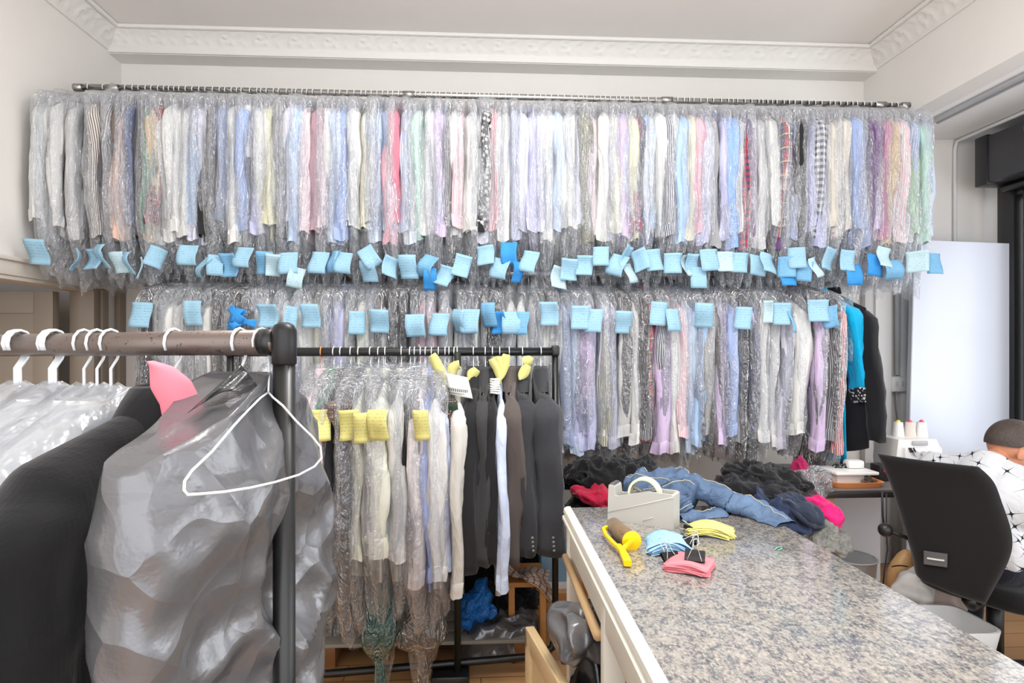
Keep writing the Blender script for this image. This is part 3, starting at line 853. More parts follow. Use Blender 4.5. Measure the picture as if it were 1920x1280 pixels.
# last two: a turquoise dress and a black jacket with lace, seen partly from the side
g = garment('dress', at(1576, 680, RY2 - 0.2).x, RY2, RZ2, cmat('TU'), 'turquoise dress with black lace hem', 'lo', W=0.19, slope=0.36, T=0.014, L=1.06, Ls=0.46, rx=0.044, ry=0.06, dx=0.075, rz=0.20, cover=None, cuff=0, far=False)
lace = fabric('black lace', (24, 24, 28), 'f', (200, 200, 205), f1=70)
sl, c = sleeve_mb(0.19, 0.36, 0.02, 0.46, 3.3, -1, 0.047, 0.063, 0.075, cuff=0.075)
c.build('lace_cuff', lace, g, True, True)
MB().loft([[(0.035 * k * math.cos(2 * PI * j / 24), 0.19 * k * math.sin(2 * PI * j / 24), z) for j in range(24)] for k, z in ((1.0, -1.0), (1.04, -1.04), (1.06, -1.10))]).build('lace_hem', lace, g, True, True)
MB().loft([[(0.036 * math.cos(2 * PI * j / 24), 0.236 * math.sin(2 * PI * j / 24), -0.09 - 0.3 * abs(0.2 * math.sin(2 * PI * j / 24)) - 0.32 * v) for j in range(24)] for v in (0, .3, .6, 1)]).build('plastic_cover', film('blue tinted polythene', c=(150, 205, 225), haze=.25), g, True, True)
garment('jacket', at(1602, 680, RY2 - 0.2).x, RY2, RZ2, fabric('black jacket cloth', (20, 20, 25), wr=0.25), 'black jacket beside the turquoise dress', 'lo', W=0.23, slope=0.42, T=0.04, L=0.97, Ls=0.70, rx=0.042, ry=0.055, dx=0.04, rz=0.22, cover=None, cuff=0, close=True)
for (px, py, k, yw, rl, w) in ((263, 590, 0, .1, .02, 1), (362, 587, 0, .15, 0, .9), (500, 592, 0, .1, 0, 1.1), (545, 597, 0, .5, .1, .7), (581, 592, 0, .1, 0, 1), (670, 605, 0, .5, 0, .9), (711, 602, 0, .1, .05, 1), (779, 610, 0, .1, -.04, 1.05), (823, 608, 0, .1, 0, 1), (861, 602, 0, .6, .1, .8), (881, 602, 0, .1, 0, 1), (917, 590, 1, .3, 0, .8), (934, 605, 3, .4, 0, .8), (959, 605, 0, .1, 0, 1.05), (977, 606, 1, .4, 0, .8), (1029, 588, 0, .2, 0, 1), (1088, 595, 0, .1, 0, 1), (1112, 601, 0, .3, 0, 1), (1170, 604, 0, .15, .03, 1), (1236, 588, 0, .15, .08, 1), (1263, 600, 0, .3, 0, .9), (1320, 591, 0, .15, .05, 1), (1394, 596, 0, .2, .05, .9), (1440, 584, 2, .3, 0, .5), (1467, 588, 0, .1, .02, 1), (1487, 603, 1, .7, .0, .6), (1536, 582, 0, .05, .0, 1.15), (1557, 594, 1, .7, -.2, .8), (445, 600, 3, .4, .2, .8)):
    add_ticket(px, py, RY2 - 0.325, 0.088 * w, 0.114 * R.uniform(.95, 1.05), blue_paper[k], 'lo', yw * R.choice((-1, 1)), rl, R.uniform(.3, .8))
finish_labels('lo', 'lower rail', 'bagged clothes on the lower rail')
# big blue ribbon bow on the lower row
rib = MB()
for a, b in (((432, 575), (455, 602)), ((455, 602), (432, 615)), ((452, 600), (480, 607)), ((450, 578), (440, 606))):
    p, q = at(a[0], a[1], RY2 - 0.34), at(b[0], b[1], RY2 - 0.36)
    nrm = Vector((0, -1, 0))
    d = (q - p); sd = d.cross(nrm).normalized() * 0.022
    rib.sheet(lambda u, v, p=p, d=d, sd=sd: (p + d * v + sd * (u - 0.5) * 2 * (0.55 + 0.9 * abs(v - 0.5)) + nrm * 0.02 * math.sin(v * PI), nrm), 4, 6, 0.0012)
tag(rib.build('paper_bow', paper('strong blue ticket paper', (62, 152, 222)), None), 'crumpled bright blue paper bow on the left of the lower row', 'bow')

# ================================================================= second rack (thin black tube on castors)
blackm = plain('black enamel tube', (19, 19, 19), 0.35, 0.0, 0.5)
D2 = 2.60
def rk(px, py, Y=2.59): return at(px, py, Y)
r2 = thing('garment_rack', 'black metal garment rack on castors holding suit jackets and bagged shirts', 'rack', (-0.3, 2.58, 0))
zr = at(800, 659, 2.57).z
pl, pr = at(432, 659, 2.50), at(1041, 659, 2.62)
zr = pr.z
MB().tube([(pl.x, pl.y, zr), (pr.x + 0.012, pr.y, zr)], 0.0185, 12).build('rod', blackm, r2)
def rackpost(p, nm):
    s = -1 if p is pl else 1
    MB().tube([(p.x, p.y, 0.16), (p.x, p.y, zr + 0.024)], 0.0145, 10).build('post', blackm, r2)
    MB().box((p.x, p.y, zr + 0.004), (0.036, 0.042, 0.048), bev=0.01).build('corner_joint', blackm, r2, True, auto=40)
rackpost(pl, 0); rackpost(pr, 1)
zb = 0.075
base = [(pr.x, pr.y, 0.17), (pr.x - 0.012, pr.y, 0.115), (pr.x - 0.05, pr.y, 0.085), (pr.x - 0.12, pr.y, zb)] + [(pl.x + 0.12, pl.y, zb), (pl.x + 0.05, pl.y, 0.085), (pl.x + 0.012, pl.y, 0.115), (pl.x, pl.y, 0.17)]
MB().tube(base, 0.0165, 10).build('base_bar', blackm, r2)
cp = at(858, 1180, 2.55)
MB().tube([(cp.x, cp.y, 0.06), (cp.x, cp.y, zr)], 0.015, 10).build('middle_post', plain('dark green enamel', (30, 36, 28), 0.4), r2)
MB().span((cp.x - 0.11, cp.y - 0.05, 0.0), (cp.x + 0.05, cp.y + 0.06, 0.06), bev=0.008).build('foot_plate', blackm, r2, True, auto=30)
for p in (pl, pr):
    s = -0.05 if p is pr else 0.05
    c = MB()
    w0 = Vector((p.x + s * 0.6, p.y - 0.02, 0.038))
    c.tube([w0 + Vector((0, -0.014, 0)), w0 + Vector((0, 0.014, 0))], 0.037, 20)
    ca = c.build('castor_wheel', plain('grey rubber', (150, 152, 156), 0.45), r2, True, auto=30)
    MB().tube([w0 + Vector((0, -0.016, 0)), w0 + Vector((0, -0.0145, 0))], 0.02, 16).build('wheel_hub', plain('black plastic hub', (40, 40, 42), 0.4), ca, True, auto=30)
    MB().box(w0 + Vector((0, 0.0, 0.034)), (0.03, 0.036, 0.02), bev=0.004).build('castor_fork', steel, r2, True, auto=30)
def rackY(x): return pl.y + (pr.y - pl.y) * (x - pl.x) / (pr.x - pl.x)
def g2(px, kind, m, desc, zbot=None, **k):
    """zbot: pixel row where the near sleeve ends"""
    Yn = 2.32
    p = at(px, 860, Yn)
    k.setdefault('W', 0.215); k.setdefault('slope', 0.42); k.setdefault('drop', 0.10); k.setdefault('seed', px * 0.37)
    if zbot and k.get('Ls', 1):
        zz = at(px, zbot, Yn).z
        k['Ls'] = zr - k['drop'] - k['slope'] * k['W'] - zz - k.get('cuff', 0.055)
    k.setdefault('L', 0.86)
    k.setdefault('rz', R.uniform(-.06, .06))
    k['rx'] = k.get('rx', .027) * 1.2
    return garment(kind, p.x, rackY(p.x), zr, m, desc, 'r2', rodR=0.0185, n=18, nv=20, far=False, **k)
suit = lambda nm, c: fabric(nm, c, wr=0.22, rough=0.9)
charcoal = suit('charcoal suiting', (52, 53, 57)); dkgrey = suit('dark grey suiting', (58, 58, 60)); blacks = suit('black suiting', (34, 34, 36)); brownj = suit('brown grey suiting', (84, 76, 73))
g2(470, 'shirt', cmat('W'), 'white shirt behind the thick rod', 1000, Lc=0.95)
g2(497, 'shirt', cmat('BL', 's', 'W'), 'blue striped shirt behind the thick rod', 1000, Lc=0.95)
gp = g2(575, 'blouse', fabric('cloth blush pink', (236, 206, 212), wr=.6), 'blush pink blouse on an orange hanger', 1020, W=.21, rx=.045, ry=.06, dx=.03, L=1.0, Lc=1.02, Tc=.05, hgr=plain('orange plastic', (236, 150, 90), .4))
g2(600, 'dress', cmat('GR'), 'green dress in a long cover', 962, rx=.022, ry=.04, L=.95, Lc=1.05, cuff=0)
g2(614, 'dress', fabric('cloth black', (36, 36, 39)), 'black dress next to the green dress', 930, rx=.03, L=1.0, Lc=1.05, cuff=0)
g2(634, 'blouse', fabric('cloth brown spotted', (112, 96, 90), 'd', (190, 178, 170)), 'brown spotted blouse in a clear cover', 830, rx=.042, ry=.055, L=.8, Lc=1.02, cuff=0)
g2(650, 'dress', fabric('cloth slate', (92, 94, 100)), 'long slate grey dress', 1000, rx=.032, L=1.0, Lc=1.12, Tc=.05, cover=greyfilm, tape=True)
g2(674, 'shirt', fabric('cloth beige', (206, 205, 188)), 'beige shirt with a yellow ticket', 1052, rx=.026, L=.92, Lc=1.08)
g2(690, 'shirt', fabric('cloth pewter', (150, 148, 146)), 'pewter shirt between beige and ivory', 1040, rx=.024, L=.9, Lc=1.02)
g2(704, 'shirt', cmat('IV'), 'ivory shirt with a wide sleeve', 1047, rx=.044, ry=.055, L=.95, Lc=1.18, Tc=.055, cuff=.075, gather=.35, tail=.2)
g2(737, 'shirt', fabric('cloth dove grey', (202, 202, 198)), 'dove grey shirt with a yellow paper ticket nearby', 1052, rx=.034, ry=.05, L=.95, Lc=1.05, tape=True)
g2(755, 'shirt', cmat('LG'), 'light grey shirt left of the crinkled black top', 1057, rx=.024, L=.93, Lc=1.05)
g2(764, 'top', fabric('cloth black crinkle', (46, 46, 48), wr=1.0), 'black crinkled top in a clear cover', 1000, rx=.028, L=.9, Lc=1.0, cuff=0)
g2(776, 'dress', cmat('MA'), 'maroon dress in a clear cover', 1075, rx=.024, L=1.0, Lc=1.1, cuff=0)
g2(787, 'shirt', fabric('cloth white blush', (232, 222, 220)), 'white and blush shirt with a yellow ticket', 1110, rx=.033, ry=.05, L=.98, Lc=1.22, Tc=.06, gather=.35, tail=.22)
g2(799, 'shirt', cmat('PL'), 'periwinkle blue shirt with a long sleeve', 1100, rx=.032, ry=.05, L=1.0, Lc=1.08, dx=.02, cover=None)
g2(813, 'shirt', fabric('cloth pearl', (208, 208, 208), wr=.7), 'pearl grey shirt among the blue shirts', 1096, W=.236, rx=.033, ry=.05, L=.98, Lc=1.1)
g2(827, 'shirt', fabric('cloth fine blue stripe', (160, 172, 208), 's', (214, 218, 232), f1=140), 'fine blue striped shirt left of the dark green top', 1080, rx=.030, L=.96, Lc=1.02)
g2(835, 'blouse', fabric('cloth dark dots', (58, 46, 44), 'd', (170, 150, 130)), 'dark dotted blouse', 820, rx=.026, L=.7, cover=None, cuff=0)
g2(846, 'top', cmat('DN'), 'dark green short top', 850, rx=.03, ry=.05, L=.8, cover=None, cuff=0, dx=.02)
g2(852, 'shirt', fabric('cloth oatmeal', (198, 196, 190)), 'oatmeal shirt hanging long beside the black jacket', 1128, W=.235, rx=.026, ry=.05, L=1.0, cover=None)
def jacket(px, m, desc, zbot, **k):
    k.setdefault('rx', .042); k.setdefault('ry', .062); k.setdefault('T', .036)
    o = g2(px, 'suit_jacket', m, desc, zbot, topk=.9, collar=False, W=k.pop('W', .225), slope=.40, L=k.pop('L', .84), cover=None, cuff=0, close=True, **k)
    s = k.get('seed')
    xj = o.location.x
    if k.get('rx', 0) >= .04:
        bt = MB()
        for q in range(4):
            p = at(px + 9 + q * 0.6, zbot - 42 + q * 8, 2.262)
            bt.tube([p, p + Vector((0.001, -0.004, 0))], 0.0055, 8)
            bt.build('button', plain('grey horn button', (120, 118, 116), .3), o); bt = MB()
    rr = []
    for (ax, ay, z, oy) in ((.036, .155, -.168, 0), (.038, .125, -.150, 0), (.038, .095, -.122, 0), (.034, .070, -.080, 0), (.028, .060, -.064, 0), (.022, .05, -.074, 0)):
        rr.append([(ax * math.cos(2 * PI * j / 18), ay * math.sin(2 * PI * j / 18) + oy, z) for j in range(18)])
    MB().loft(rr).build('lapel_collar', m, o, True, True)
    return o
jacket(886, blacks, 'black suit jacket beside the oatmeal shirt', 1080, dx=-.005, rx=.038)
jacket(911, dkgrey, 'dark grey suit jacket right of the black one', 1066, rx=.034)
jacket(926, blacks, 'narrow black jacket left of the pale blue shirt', 1060, rx=.026, T=.022)
g2(941, 'shirt', fabric('cloth ice blue', (196, 208, 232)), 'ice blue shirt between two dark jackets', 1116, W=.245, rx=.022, ry=.05, L=1.02, cover=None, dx=.012)
jacket(961, brownj, 'brown grey jacket with a bent sleeve', 1066, rx=.038, kink=.025)
jacket(989, charcoal, 'charcoal jacket second from the end post of the black rack', 1050, rx=.046, dx=.01)
jacket(1028, suit('charcoal suiting light', (56, 57, 61)), 'charcoal jacket against the end post of the black rack', 1050, rx=.054, ry=.075, dx=.015, T=.045)
for g in GARM:
    if g['rail'] == 'r2':
        g['o']['label'] = g['desc'] if len(g['desc'].split()) > 3 else g['desc'] + ' on the black rack'
        g['o']['group'] = 'clothes on the thin black rack'
teal_p = paper('teal ticket paper', (120, 214, 186))
for (px, py, w, h, yw, m, l) in ((562, 795, .085, .12, .3, teal_p, 'teal paper ticket'), (603, 797, .07, .115, .5, yellow_paper, 'yellow paper ticket'), (655, 797, .075, .118, .25, yellow_paper, 'yellow paper ticket'), (681, 802, .07, .118, .4, yellow_paper, 'yellow paper ticket'), (709, 797, .073, .118, .05, yellow_paper, 'yellow paper ticket'), (790, 797, .058, .118, .1, yellow_paper, 'yellow paper ticket')):
    add_ticket(px, py, 2.245, w, h, m, 'r2', yw, 0, .7, lab=l)
# yellow paper bows at the hooks of the suits
def ribbon(name, pts, width, m, parent, label, th=0.0012, face=Vector((0, -1, 0))):
    pts = [Vector(p) for p in pts]
    def fn(u, v):
        s = v * (len(pts) - 1); i = min(int(s), len(pts) - 2); f = s - i
        p = pts[i].lerp(pts[i + 1], f)
        d = (pts[min(i + 2, len(pts) - 1)] - pts[max(i - 1, 0)]).normalized()
        sd = d.cross(face).normalized()
        w = width * (0.25 + 0.75 * math.sin(min(1, 0.12 + v * 0.95) * PI) ** 0.6)
        return (p + sd * (u - 0.5) * w + face * (-0.25 * w * abs(u - 0.5) * 2), face)
    m_ = MB().sheet(fn, 4, 14, th)
    o = m_.build(name, m, parent)
    if label: o['label'] = label
    return o
def near(rail_name, x): return min((q for q in GARM if q['rail'] == rail_name), key=lambda q: abs(q['x'] - x))['o']
for pts in (((810, 664), (822, 690), (840, 712)), ((842, 712), (848, 690), (860, 682), (862, 690)), ((838, 708), (845, 722), (842, 738)),
            ((922, 672), (934, 690), (938, 715)), ((950, 664), (945, 685), (938, 715)), ((930, 668), (938, 678), (938, 720)), ((980, 678), (992, 676), (1000, 672)), ((990, 684), (982, 700), (974, 712)), ((895, 692), (884, 702), (878, 712))):
    P = [at(x, y, 2.50) for x, y in pts]
    ribbon('paper_ribbon', P, 0.045, yellow_paper, near('r2', P[-1].x), 'yellow paper ribbon')
# white printed card on a hook
cd_ = thing('printed_card', 'white printed card band hung on a hook of the black rack', 'card', at(863, 722, 2.4))
cc = at(861, 722, 2.38)
def cfn(u, v):
    a = (u - .5) * 1.9
    return (cc + Vector((0.055 * math.sin(a) + 0.02 * (v - .5), -0.035 * math.cos(a), 0.052 - v * 0.085 - 0.02 * u)), Vector((math.sin(a), -math.cos(a), 0)))
MB().sheet(cfn, 12, 6, 0.0015).build('card_band', plain('white card', (236, 236, 232), .5), cd_)
pt = MB()
for k in range(11):
    a = -0.7 + k * 0.14
    q = cc + Vector((0.058 * math.sin(a) - .004, -0.037 * math.cos(a) - .002, -0.012 - 0.012 * (k / 11)))
    pt.box(q, (0.0035, 0.001, 0.012))
for k in range(26):
    a = -0.72 + k * 0.058
    q = cc + Vector((0.058 * math.sin(a) - .006, -0.037 * math.cos(a) - .002, -0.024 - 0.012 * (k / 26)))
    pt.box(q, (0.0016, 0.001, 0.004))
pt.build('print', plain('black print', (40, 40, 40), .7), cd_, False)
tw = MB()
tp = at(928, 725, 2.40)
for k in range(7):
    tw.tube([tp + Vector((0.018 * math.cos(a), 0.018 * math.sin(a), 0.03 - k * 0.009 + 0.002 * math.sin(a * 2 + k))) for a in arc(11, 0, 2 * PI)], 0.004, 6)
tag(tw.build('string_bundle', plain('white string', (232, 232, 230), .9), None), 'small bundle of white string hanging between the suit jackets', 'string')
# ================================================================= front rack (thick tube close to the camera)
FA, FD = Vector((-0.3167, 0.92)), Vector((-0.535, 0.176))
FZ = 1.457
def fr(t): return FA + FD * t
bronze = NT('worn bronze tube')
nz = bronze.noise(bronze.coord(), 120, 4, 0.7)
bronze = bronze.done(bronze.pbr(bronze.mix(bronze.math('GREATER_THAN', nz, 0.62), rgb((112, 100, 94)), rgb((70, 62, 60))), 0.34, 0.55, 0.5))
MATS['worn bronze tube'] = bronze
fpost = fr(-0.035)
f3 = thing('garment_rack', 'nearest rack, thick bronze rod on a black post with wire hangers', 'rack', (fpost.x, fpost.y, 0))
a3, b3 = fr(-0.01), fr(1.35)
MB().tube([(a3.x, a3.y, FZ), (b3.x, b3.y, FZ - 0.006)], 0.0195, 24).build('rod', bronze, f3)
q3 = fr(0.03)
MB().tube([(a3.x, a3.y, FZ), (q3.x, q3.y, FZ)], 0.0205, 24).build('rod_sleeve', blackm, f3)
MB().tube([(fpost.x, fpost.y, 0.08), (fpost.x, fpost.y, FZ - 0.03)], 0.0162, 20).build('post', blackm, f3)
MB().tube([(fpost.x, fpost.y, FZ - 0.034), (fpost.x, fpost.y, FZ - 0.032), (fpost.x, fpost.y, FZ + 0.018), (fpost.x, fpost.y, FZ + 0.026), (fpost.x, fpost.y, FZ + 0.030)], [0.0165, 0.0182, 0.0182, 0.014, 0.006], 20).build('post_cap', plain('black plastic cap', (22, 22, 23), 0.4), f3)
MB().tube([(fpost.x, fpost.y - 0.3, 0.06), (fpost.x, fpost.y + 0.3, 0.06)], 0.0165, 12).build('foot_bar', blackm, f3)
MB().tube([(fpost.x, fpost.y, 0.06), (b3.x, b3.y, 0.06)], 0.0165, 12).build('base_bar', blackm, f3)
MB().tube([(b3.x, b3.y, 0.06), (b3.x, b3.y, FZ)], 0.0162, 12).build('post', blackm, f3)
for dy in (-0.28, 0.28):
    MB().tube([(fpost.x - 0.012, fpost.y + dy, 0.03), (fpost.x + 0.012, fpost.y + dy, 0.03)], 0.03, 16).build('castor_wheel', plain('grey rubber', (150, 152, 156), 0.45), f3, True, auto=30)
def g3(t, kind, m, desc, phi, **k):
    p = fr(t)
    k.setdefault('seed', t * 31)
    return garment(kind, p.x, p.y, FZ, m, desc, 'r3', rodR=0.0195, rz=math.radians(phi), n=20, nv=24, **k)
whites = fabric('cloth bright white', (218, 218, 216), wr=.4)
film_front = film('front clear polythene', haze=0.34, gloss=0.12, rough=0.14, bstr=0.5, scale=8)
for i, t_ in enumerate((.5575, .61, .66, .772, .780, .788, .796, .915, .923, .931, .939)):
    n_ = ['nearest the black suit jacket', 'second from the black suit jacket', 'third from the black suit jacket', 'fourth from the black suit jacket', 'fifth from the black suit jacket', 'sixth from the black suit jacket', 'seventh from the black suit jacket', 'eighth from the black suit jacket', 'ninth from the black suit jacket', 'tenth from the black suit jacket', 'last at the picture edge']
    o = g3(t_, 'shirt', whites, 'white shirt in clear plastic on the thick rod, ' + n_[i], -14 + (i % 3) * 2, slope=0.55, W=.225, T=.03, L=.8, Ls=.6, rx=.04, ry=.06, Lc=.95, Tc=.05, cover=film_front if i % 2 == 0 or i < 4 else None, tape=i in (4, 8), belly=.05, drop=.125)
# black suit jacket
sj = fabric('black suit cloth near', (21, 21, 23), 't', (16, 16, 18), wr=.12, f1=600)
t.name if False else None
jk = g3(.328, 'suit_jacket', sj, 'black suit jacket with a pink paper ticket at its collar', -13, W=.245, slope=.30, T=.075, L=.86, Ls=.66, rx=.070, ry=.080, cover=None, cuff=0, close=True, drop=.105, dx=-.015, collar=False, merge=True)
def jl(x, y, z): return PM[jk] @ Vector((x, y, z))
# collar, white lining tab and seam
cm = MB()
rings = []
for (ax, ay, z, oy) in ((.062, .115, -.168, -.02), (.060, .108, -.135, -.012), (.050, .085, -.088, -.004), (.044, .076, -.070, 0), (.036, .066, -.066, 0), (.030, .06, -.08, 0), (.028, .06, -.13, 0)):
    rings.append([jl(ax * math.cos(2 * PI * j / 28), ay * math.sin(2 * PI * j / 28) + oy, z) for j in range(28)])
cm.loft(rings).build('lapel_collar', sj, jk)
ln = MB().sheet(lambda u, v: (jl(0.052 + 0.026 * v, -0.060 + u * 0.088, -0.075 - 0.065 * v + 0.012 * math.sin(u * PI)), PM[jk].to_3x3() @ Vector((0.9, 0, 0.45))), 8, 6, 0.003)
lo = ln.build('lining', plain('white lining', (226, 224, 222), .8, bump=.1), jk); lo['label'] = 'white lining showing at the collar'
sm = MB()
sm.tube([jl(0.078 * math.cos(a), -0.205 - 0.045 * max(0, math.sin(a)) ** .5 * 0, -0.19 - 0.05 * abs(math.cos(a)) ** 2) for a in arc(13, 0.1, PI - 0.1)], 0.0022, 5)
sm.build('shoulder_seam', plain('black thread', (22, 22, 24), .9), jk)
pk = paper('pink ticket paper', (250, 150, 166), ink=0)
P = [atx(x, y, 0) if False else at(x, y, Y) for x, y, Y in ((284, 678, .80), (306, 705, .82), (322, 735, .84), (340, 765, .85), (352, 785, .86))]
P = [at(284, 677, .84), at(303, 692, .85), at(322, 722, .86), at(338, 752, .87), at(345, 790, .88)]
def pkf(u, v):
    s = v * 4; i = min(int(s), 3); f = s - i
    p = P[i].lerp(P[i + 1], f)
    w = 0.006 + 0.046 * min(1, v * 2.1)
    sd = Vector((0.93, 0.2, 0.30 - .2 * v)).normalized()
    return (p + sd * (u - .5) * w + Vector((0, -0.012 * math.cos((u - .5) * 3), 0)), Vector((0.2, -1, 0.1)).normalized())
o = MB().sheet(pkf, 8, 16, .0012).build('paper_ticket', pk, jk); o['label'] = 'pink paper ticket'
P2 = [at(345, 790, .88), at(320, 775, .875), at(300, 752, .87)]
# silver grey polythene bag
silver = NT('silver grey polythene')
n1 = silver.noise(silver.coord(), 9, 3, 0.5, 0.8)
n2 = silver.noise(silver.coord(), 60, 2, 0.6)
sv_ = silver.add('ShaderNodeTexVoronoi'); sv_.inputs['Scale'].default_value = 11
sd_ = silver.add('ShaderNodeVectorMath', operation='MULTIPLY_ADD')
sn_ = silver.add('ShaderNodeTexNoise'); sn_.inputs['Scale'].default_value = 5; silver.ln(silver.coord(), sn_.inputs['Vector'])
silver.ln(sn_.outputs['Color'], sd_.inputs[0]); sd_.inputs[1].default_value = (.12, .12, .12); silver.ln(silver.coord(), sd_.inputs[2])
silver.ln(sd_.outputs[0], sv_.inputs['Vector'])
svo = sv_.outputs['Distance']
pn = silver.add('ShaderNodeMapping'); pn.inputs['Scale'].default_value = (1, 30, 70); silver.ln(silver.coord(), pn.inputs[0])
pr_ = silver.math('MULTIPLY', silver.math('GREATER_THAN', silver.noise(pn.outputs[0], 1.0, 3, .6), .56), silver.math('GREATER_THAN', silver.noise(silver.coord(), 7, 1), .56))
colr = silver.mix(silver.math('MULTIPLY', pr_, .10), rgb((116, 116, 119)), rgb((72, 72, 74)))
sb = silver.pbr(colr, 0.24, 0.45, 0.5, silver.bump(silver.math('ADD', silver.math('MULTIPLY', svo, 1.0), silver.math('MULTIPLY', n2, .05)), 0.55, 0.035))
silver = silver.done(sb)
bagc = Vector((-0.37, 0.93, 0))
bag = thing('garment_bag', 'silver grey plastic covered garment nearest the camera, beside the black post', 'bag', (bagc.x, bagc.y, FZ), math.radians(-11))
def crumple(p, seed, amp):
    q = Vector(p)
    c = 0.0
    for sc, a in ((5.0, 1.0), (11, .5), (24, .16)):
        w = noise.noise(Vector((q.x * sc + seed, q.y * sc * .9, q.z * sc * .75)) + Vector((0, noise.noise(q * sc * .6) * .8, 0)))
        c += a * (0.55 - abs(w) * 2.2)
    return c * amp
def foil(p, seed, amp):
    """crumpled foil relief: flat facets meeting in sharp ridges"""
    q = Vector((p[0] + seed, p[1] - seed * .7, p[2] * .8 + seed * .3))
    q2 = q + Vector((noise.noise(q * 4), noise.noise(q * 4 + Vector((5, 0, 0))), 0)) * .05
    a = noise.voronoi(q2 * 6.0)[0]
    b = noise.voronoi(q2 * 14.0)[0]
    return amp * ((a[0] - .45) * 1.5 + (b[0] - .45) * .45 + (min(.35, a[1] - a[0]) - .2) * -.5)
def bag_mb(Wn, Wf, T, L, slope, seed, peak, amp, n=130, nv=120, zsh=0.105):
    rings = []
    for i in range(nv):
        v = i / (nv - 1)
        ring = []
        for j in range(n):
            a = 2 * PI * j / n
            sy, cx = math.sin(a), math.cos(a)
            k = min(1.0, 0.10 + v * 5.2) if v < .18 else 1.0
            W_ = Wn if sy < 0 else Wf
            w = W_ * k * (1 + 0.06 * math.sin(v * 5))
            y = w * math.copysign(abs(sy) ** .8, sy)
            th = T * (0.15 + 0.85 * min(1, v * 3.5)) * (1 + .1 * math.sin(v * 7))
            x = th * math.copysign(abs(cx) ** .85, cx)
            if v < .18: z = -peak - slope * abs(y)
            else:
                vv = (v - .18) / .82
                z = (-peak - slope * abs(y)) * (1 - vv) + (-L) * vv
            d = foil((x, y, z), seed, amp * min(1, .10 + v * 2.2))
            x += math.copysign(1, cx) * d * (abs(cx) ** .5)
            y += math.copysign(1, sy) * d * .16 * abs(sy)
            ring.append((x, y, z))
        rings.append(ring)
    return MB().loft(rings, True, False)
bag_mb(.228, .222, .060, 1.28, .46, 3.3, .045, .070).build('bag_body', silver, bag, True, True)
# black folded top of the cover
def tpf(u, v):
    A, B, C, D = (352, 774), (452, 684), (484, 724), (402, 738)
    px = (A[0] * (1 - u) + B[0] * u) * (1 - v) + (D[0] * (1 - u) + C[0] * u) * v
    py = (A[1] * (1 - u) + B[1] * u) * (1 - v) + (D[1] * (1 - u) + C[1] * u) * v
    py += 3 * math.sin(u * 11 + v * 2) * v
    return (at(px, py, .80 + .07 * u + .012 * math.sin(u * 8) * v + .004 * math.sin(v * 14 + u * 5)), Vector((.3, -.9, .3)))
tp = MB().sheet(tpf, 16, 10, .003)
o = tp.build('folded_top', plain('black crinkled polythene', (48, 48, 50), .28, 0, .6, bump=.6, bscale=60), bag); o['label'] = 'dark folded plastic top'
hw = hanger_mb(.10, .5, .0195, 0, r=.0022, drop=.12).build('hanger', wire, bag, True, True)
# bare wire hanger swinging in front of the bag
ph = fr(0.02)
wh = thing('wire_hanger', 'bare white wire hanger turned sideways in front of the silver bag', 'hanger', (ph.x, ph.y, FZ))
q = MB()
hookp = fr(0.035)
hx, hy = hookp.x, hookp.y
nrm3 = Vector((-.3125, -.95, 0))
hp = [Vector((hx, hy, FZ)) + nrm3 * (.0215 * math.cos(a)) + Vector((0, 0, .0215 * math.sin(a))) for a in arc(9, math.radians(-20), math.radians(200))]
hp = hp + [at(504, 668, .93), at(505, 700, .92), at(503, 735, .90)]
q.tube(hp, .0016, 6)
TRI0 = [(503, 735, .90), (488, 746, .885), (466, 768, .87), (440, 796, .83), (398, 846, .77), (360, 882, .72), (346, 902, .70), (345, 918, .695), (352, 927, .70), (372, 926, .71), (420, 922, .75), (470, 914, .80), (514, 904, .85), (560, 890, .90), (590, 874, .935), (603, 858, .955), (601, 838, .955), (585, 818, .945), (556, 790, .93), (530, 760, .915), (512, 745, .905), (503, 735, .90)]
tri = [(x, y, Y - .055 * min(1, max(0, (y - 735) / 60)) * (1 if x < 540 else .4)) for x, y, Y in TRI0]
q.tube([at(*p) for p in tri], .0017, 6)
q.build('hanger_wire', wire, wh)
# ---- hook strays on the thick rod above the silver bag
for g in GARM:
    if g['rail'] == 'r3':
        g['o']['label'] = g['desc']
        g['o']['group'] = 'clothes on the thick front rod'
# ================================================================= counter
gt = NT('speckled granite laminate')
oc = gt.coord()
mpg = gt.add('ShaderNodeMapping'); mpg.inputs['Scale'].default_value = (1.5, 1.0, 1); mpg.inputs['Rotation'].default_value = (0, 0, .12); gt.ln(oc, mpg.inputs[0])
na = gt.noise(mpg.outputs[0], 45, 5, .68, .5)
nb = gt.noise(mpg.outputs[0], 110, 4, .65, .3)
nc = gt.noise(oc, 5, 3, .5)
cr_ = gt.add('ShaderNodeValToRGB')
cr_.color_ramp.elements[0].position = .34; cr_.color_ramp.elements[0].color = rgb((52, 52, 55))
cr_.color_ramp.elements[1].position = .52; cr_.color_ramp.elements[1].color = rgb((155, 149, 140))
e = cr_.color_ramp.elements.new(.44); e.color = rgb((100, 100, 104))
e = cr_.color_ramp.elements.new(.68); e.color = rgb((186, 178, 166))
gt.ln(gt.math('ADD', gt.math('MULTIPLY', na, .55), gt.math('MULTIPLY', nb, .45)), cr_.inputs[0])
colg = gt.mix(gt.math('MULTIPLY', gt.math('GREATER_THAN', nb, .60), .5), cr_.outputs[0], rgb((196, 187, 172)))
colg = gt.mix(gt.math('MULTIPLY', nc, .25), colg, rgb((152, 152, 156)))
granite = gt.done(gt.pbr(colg, 0.13, 0, 0.55))
cream = plain('cream painted wood', (228, 224, 212), .45, var=.03, bump=.1, bscale=30)
CT = .90
CX0, CX1, CY1, CY0 = .295, .935, 2.015, .25
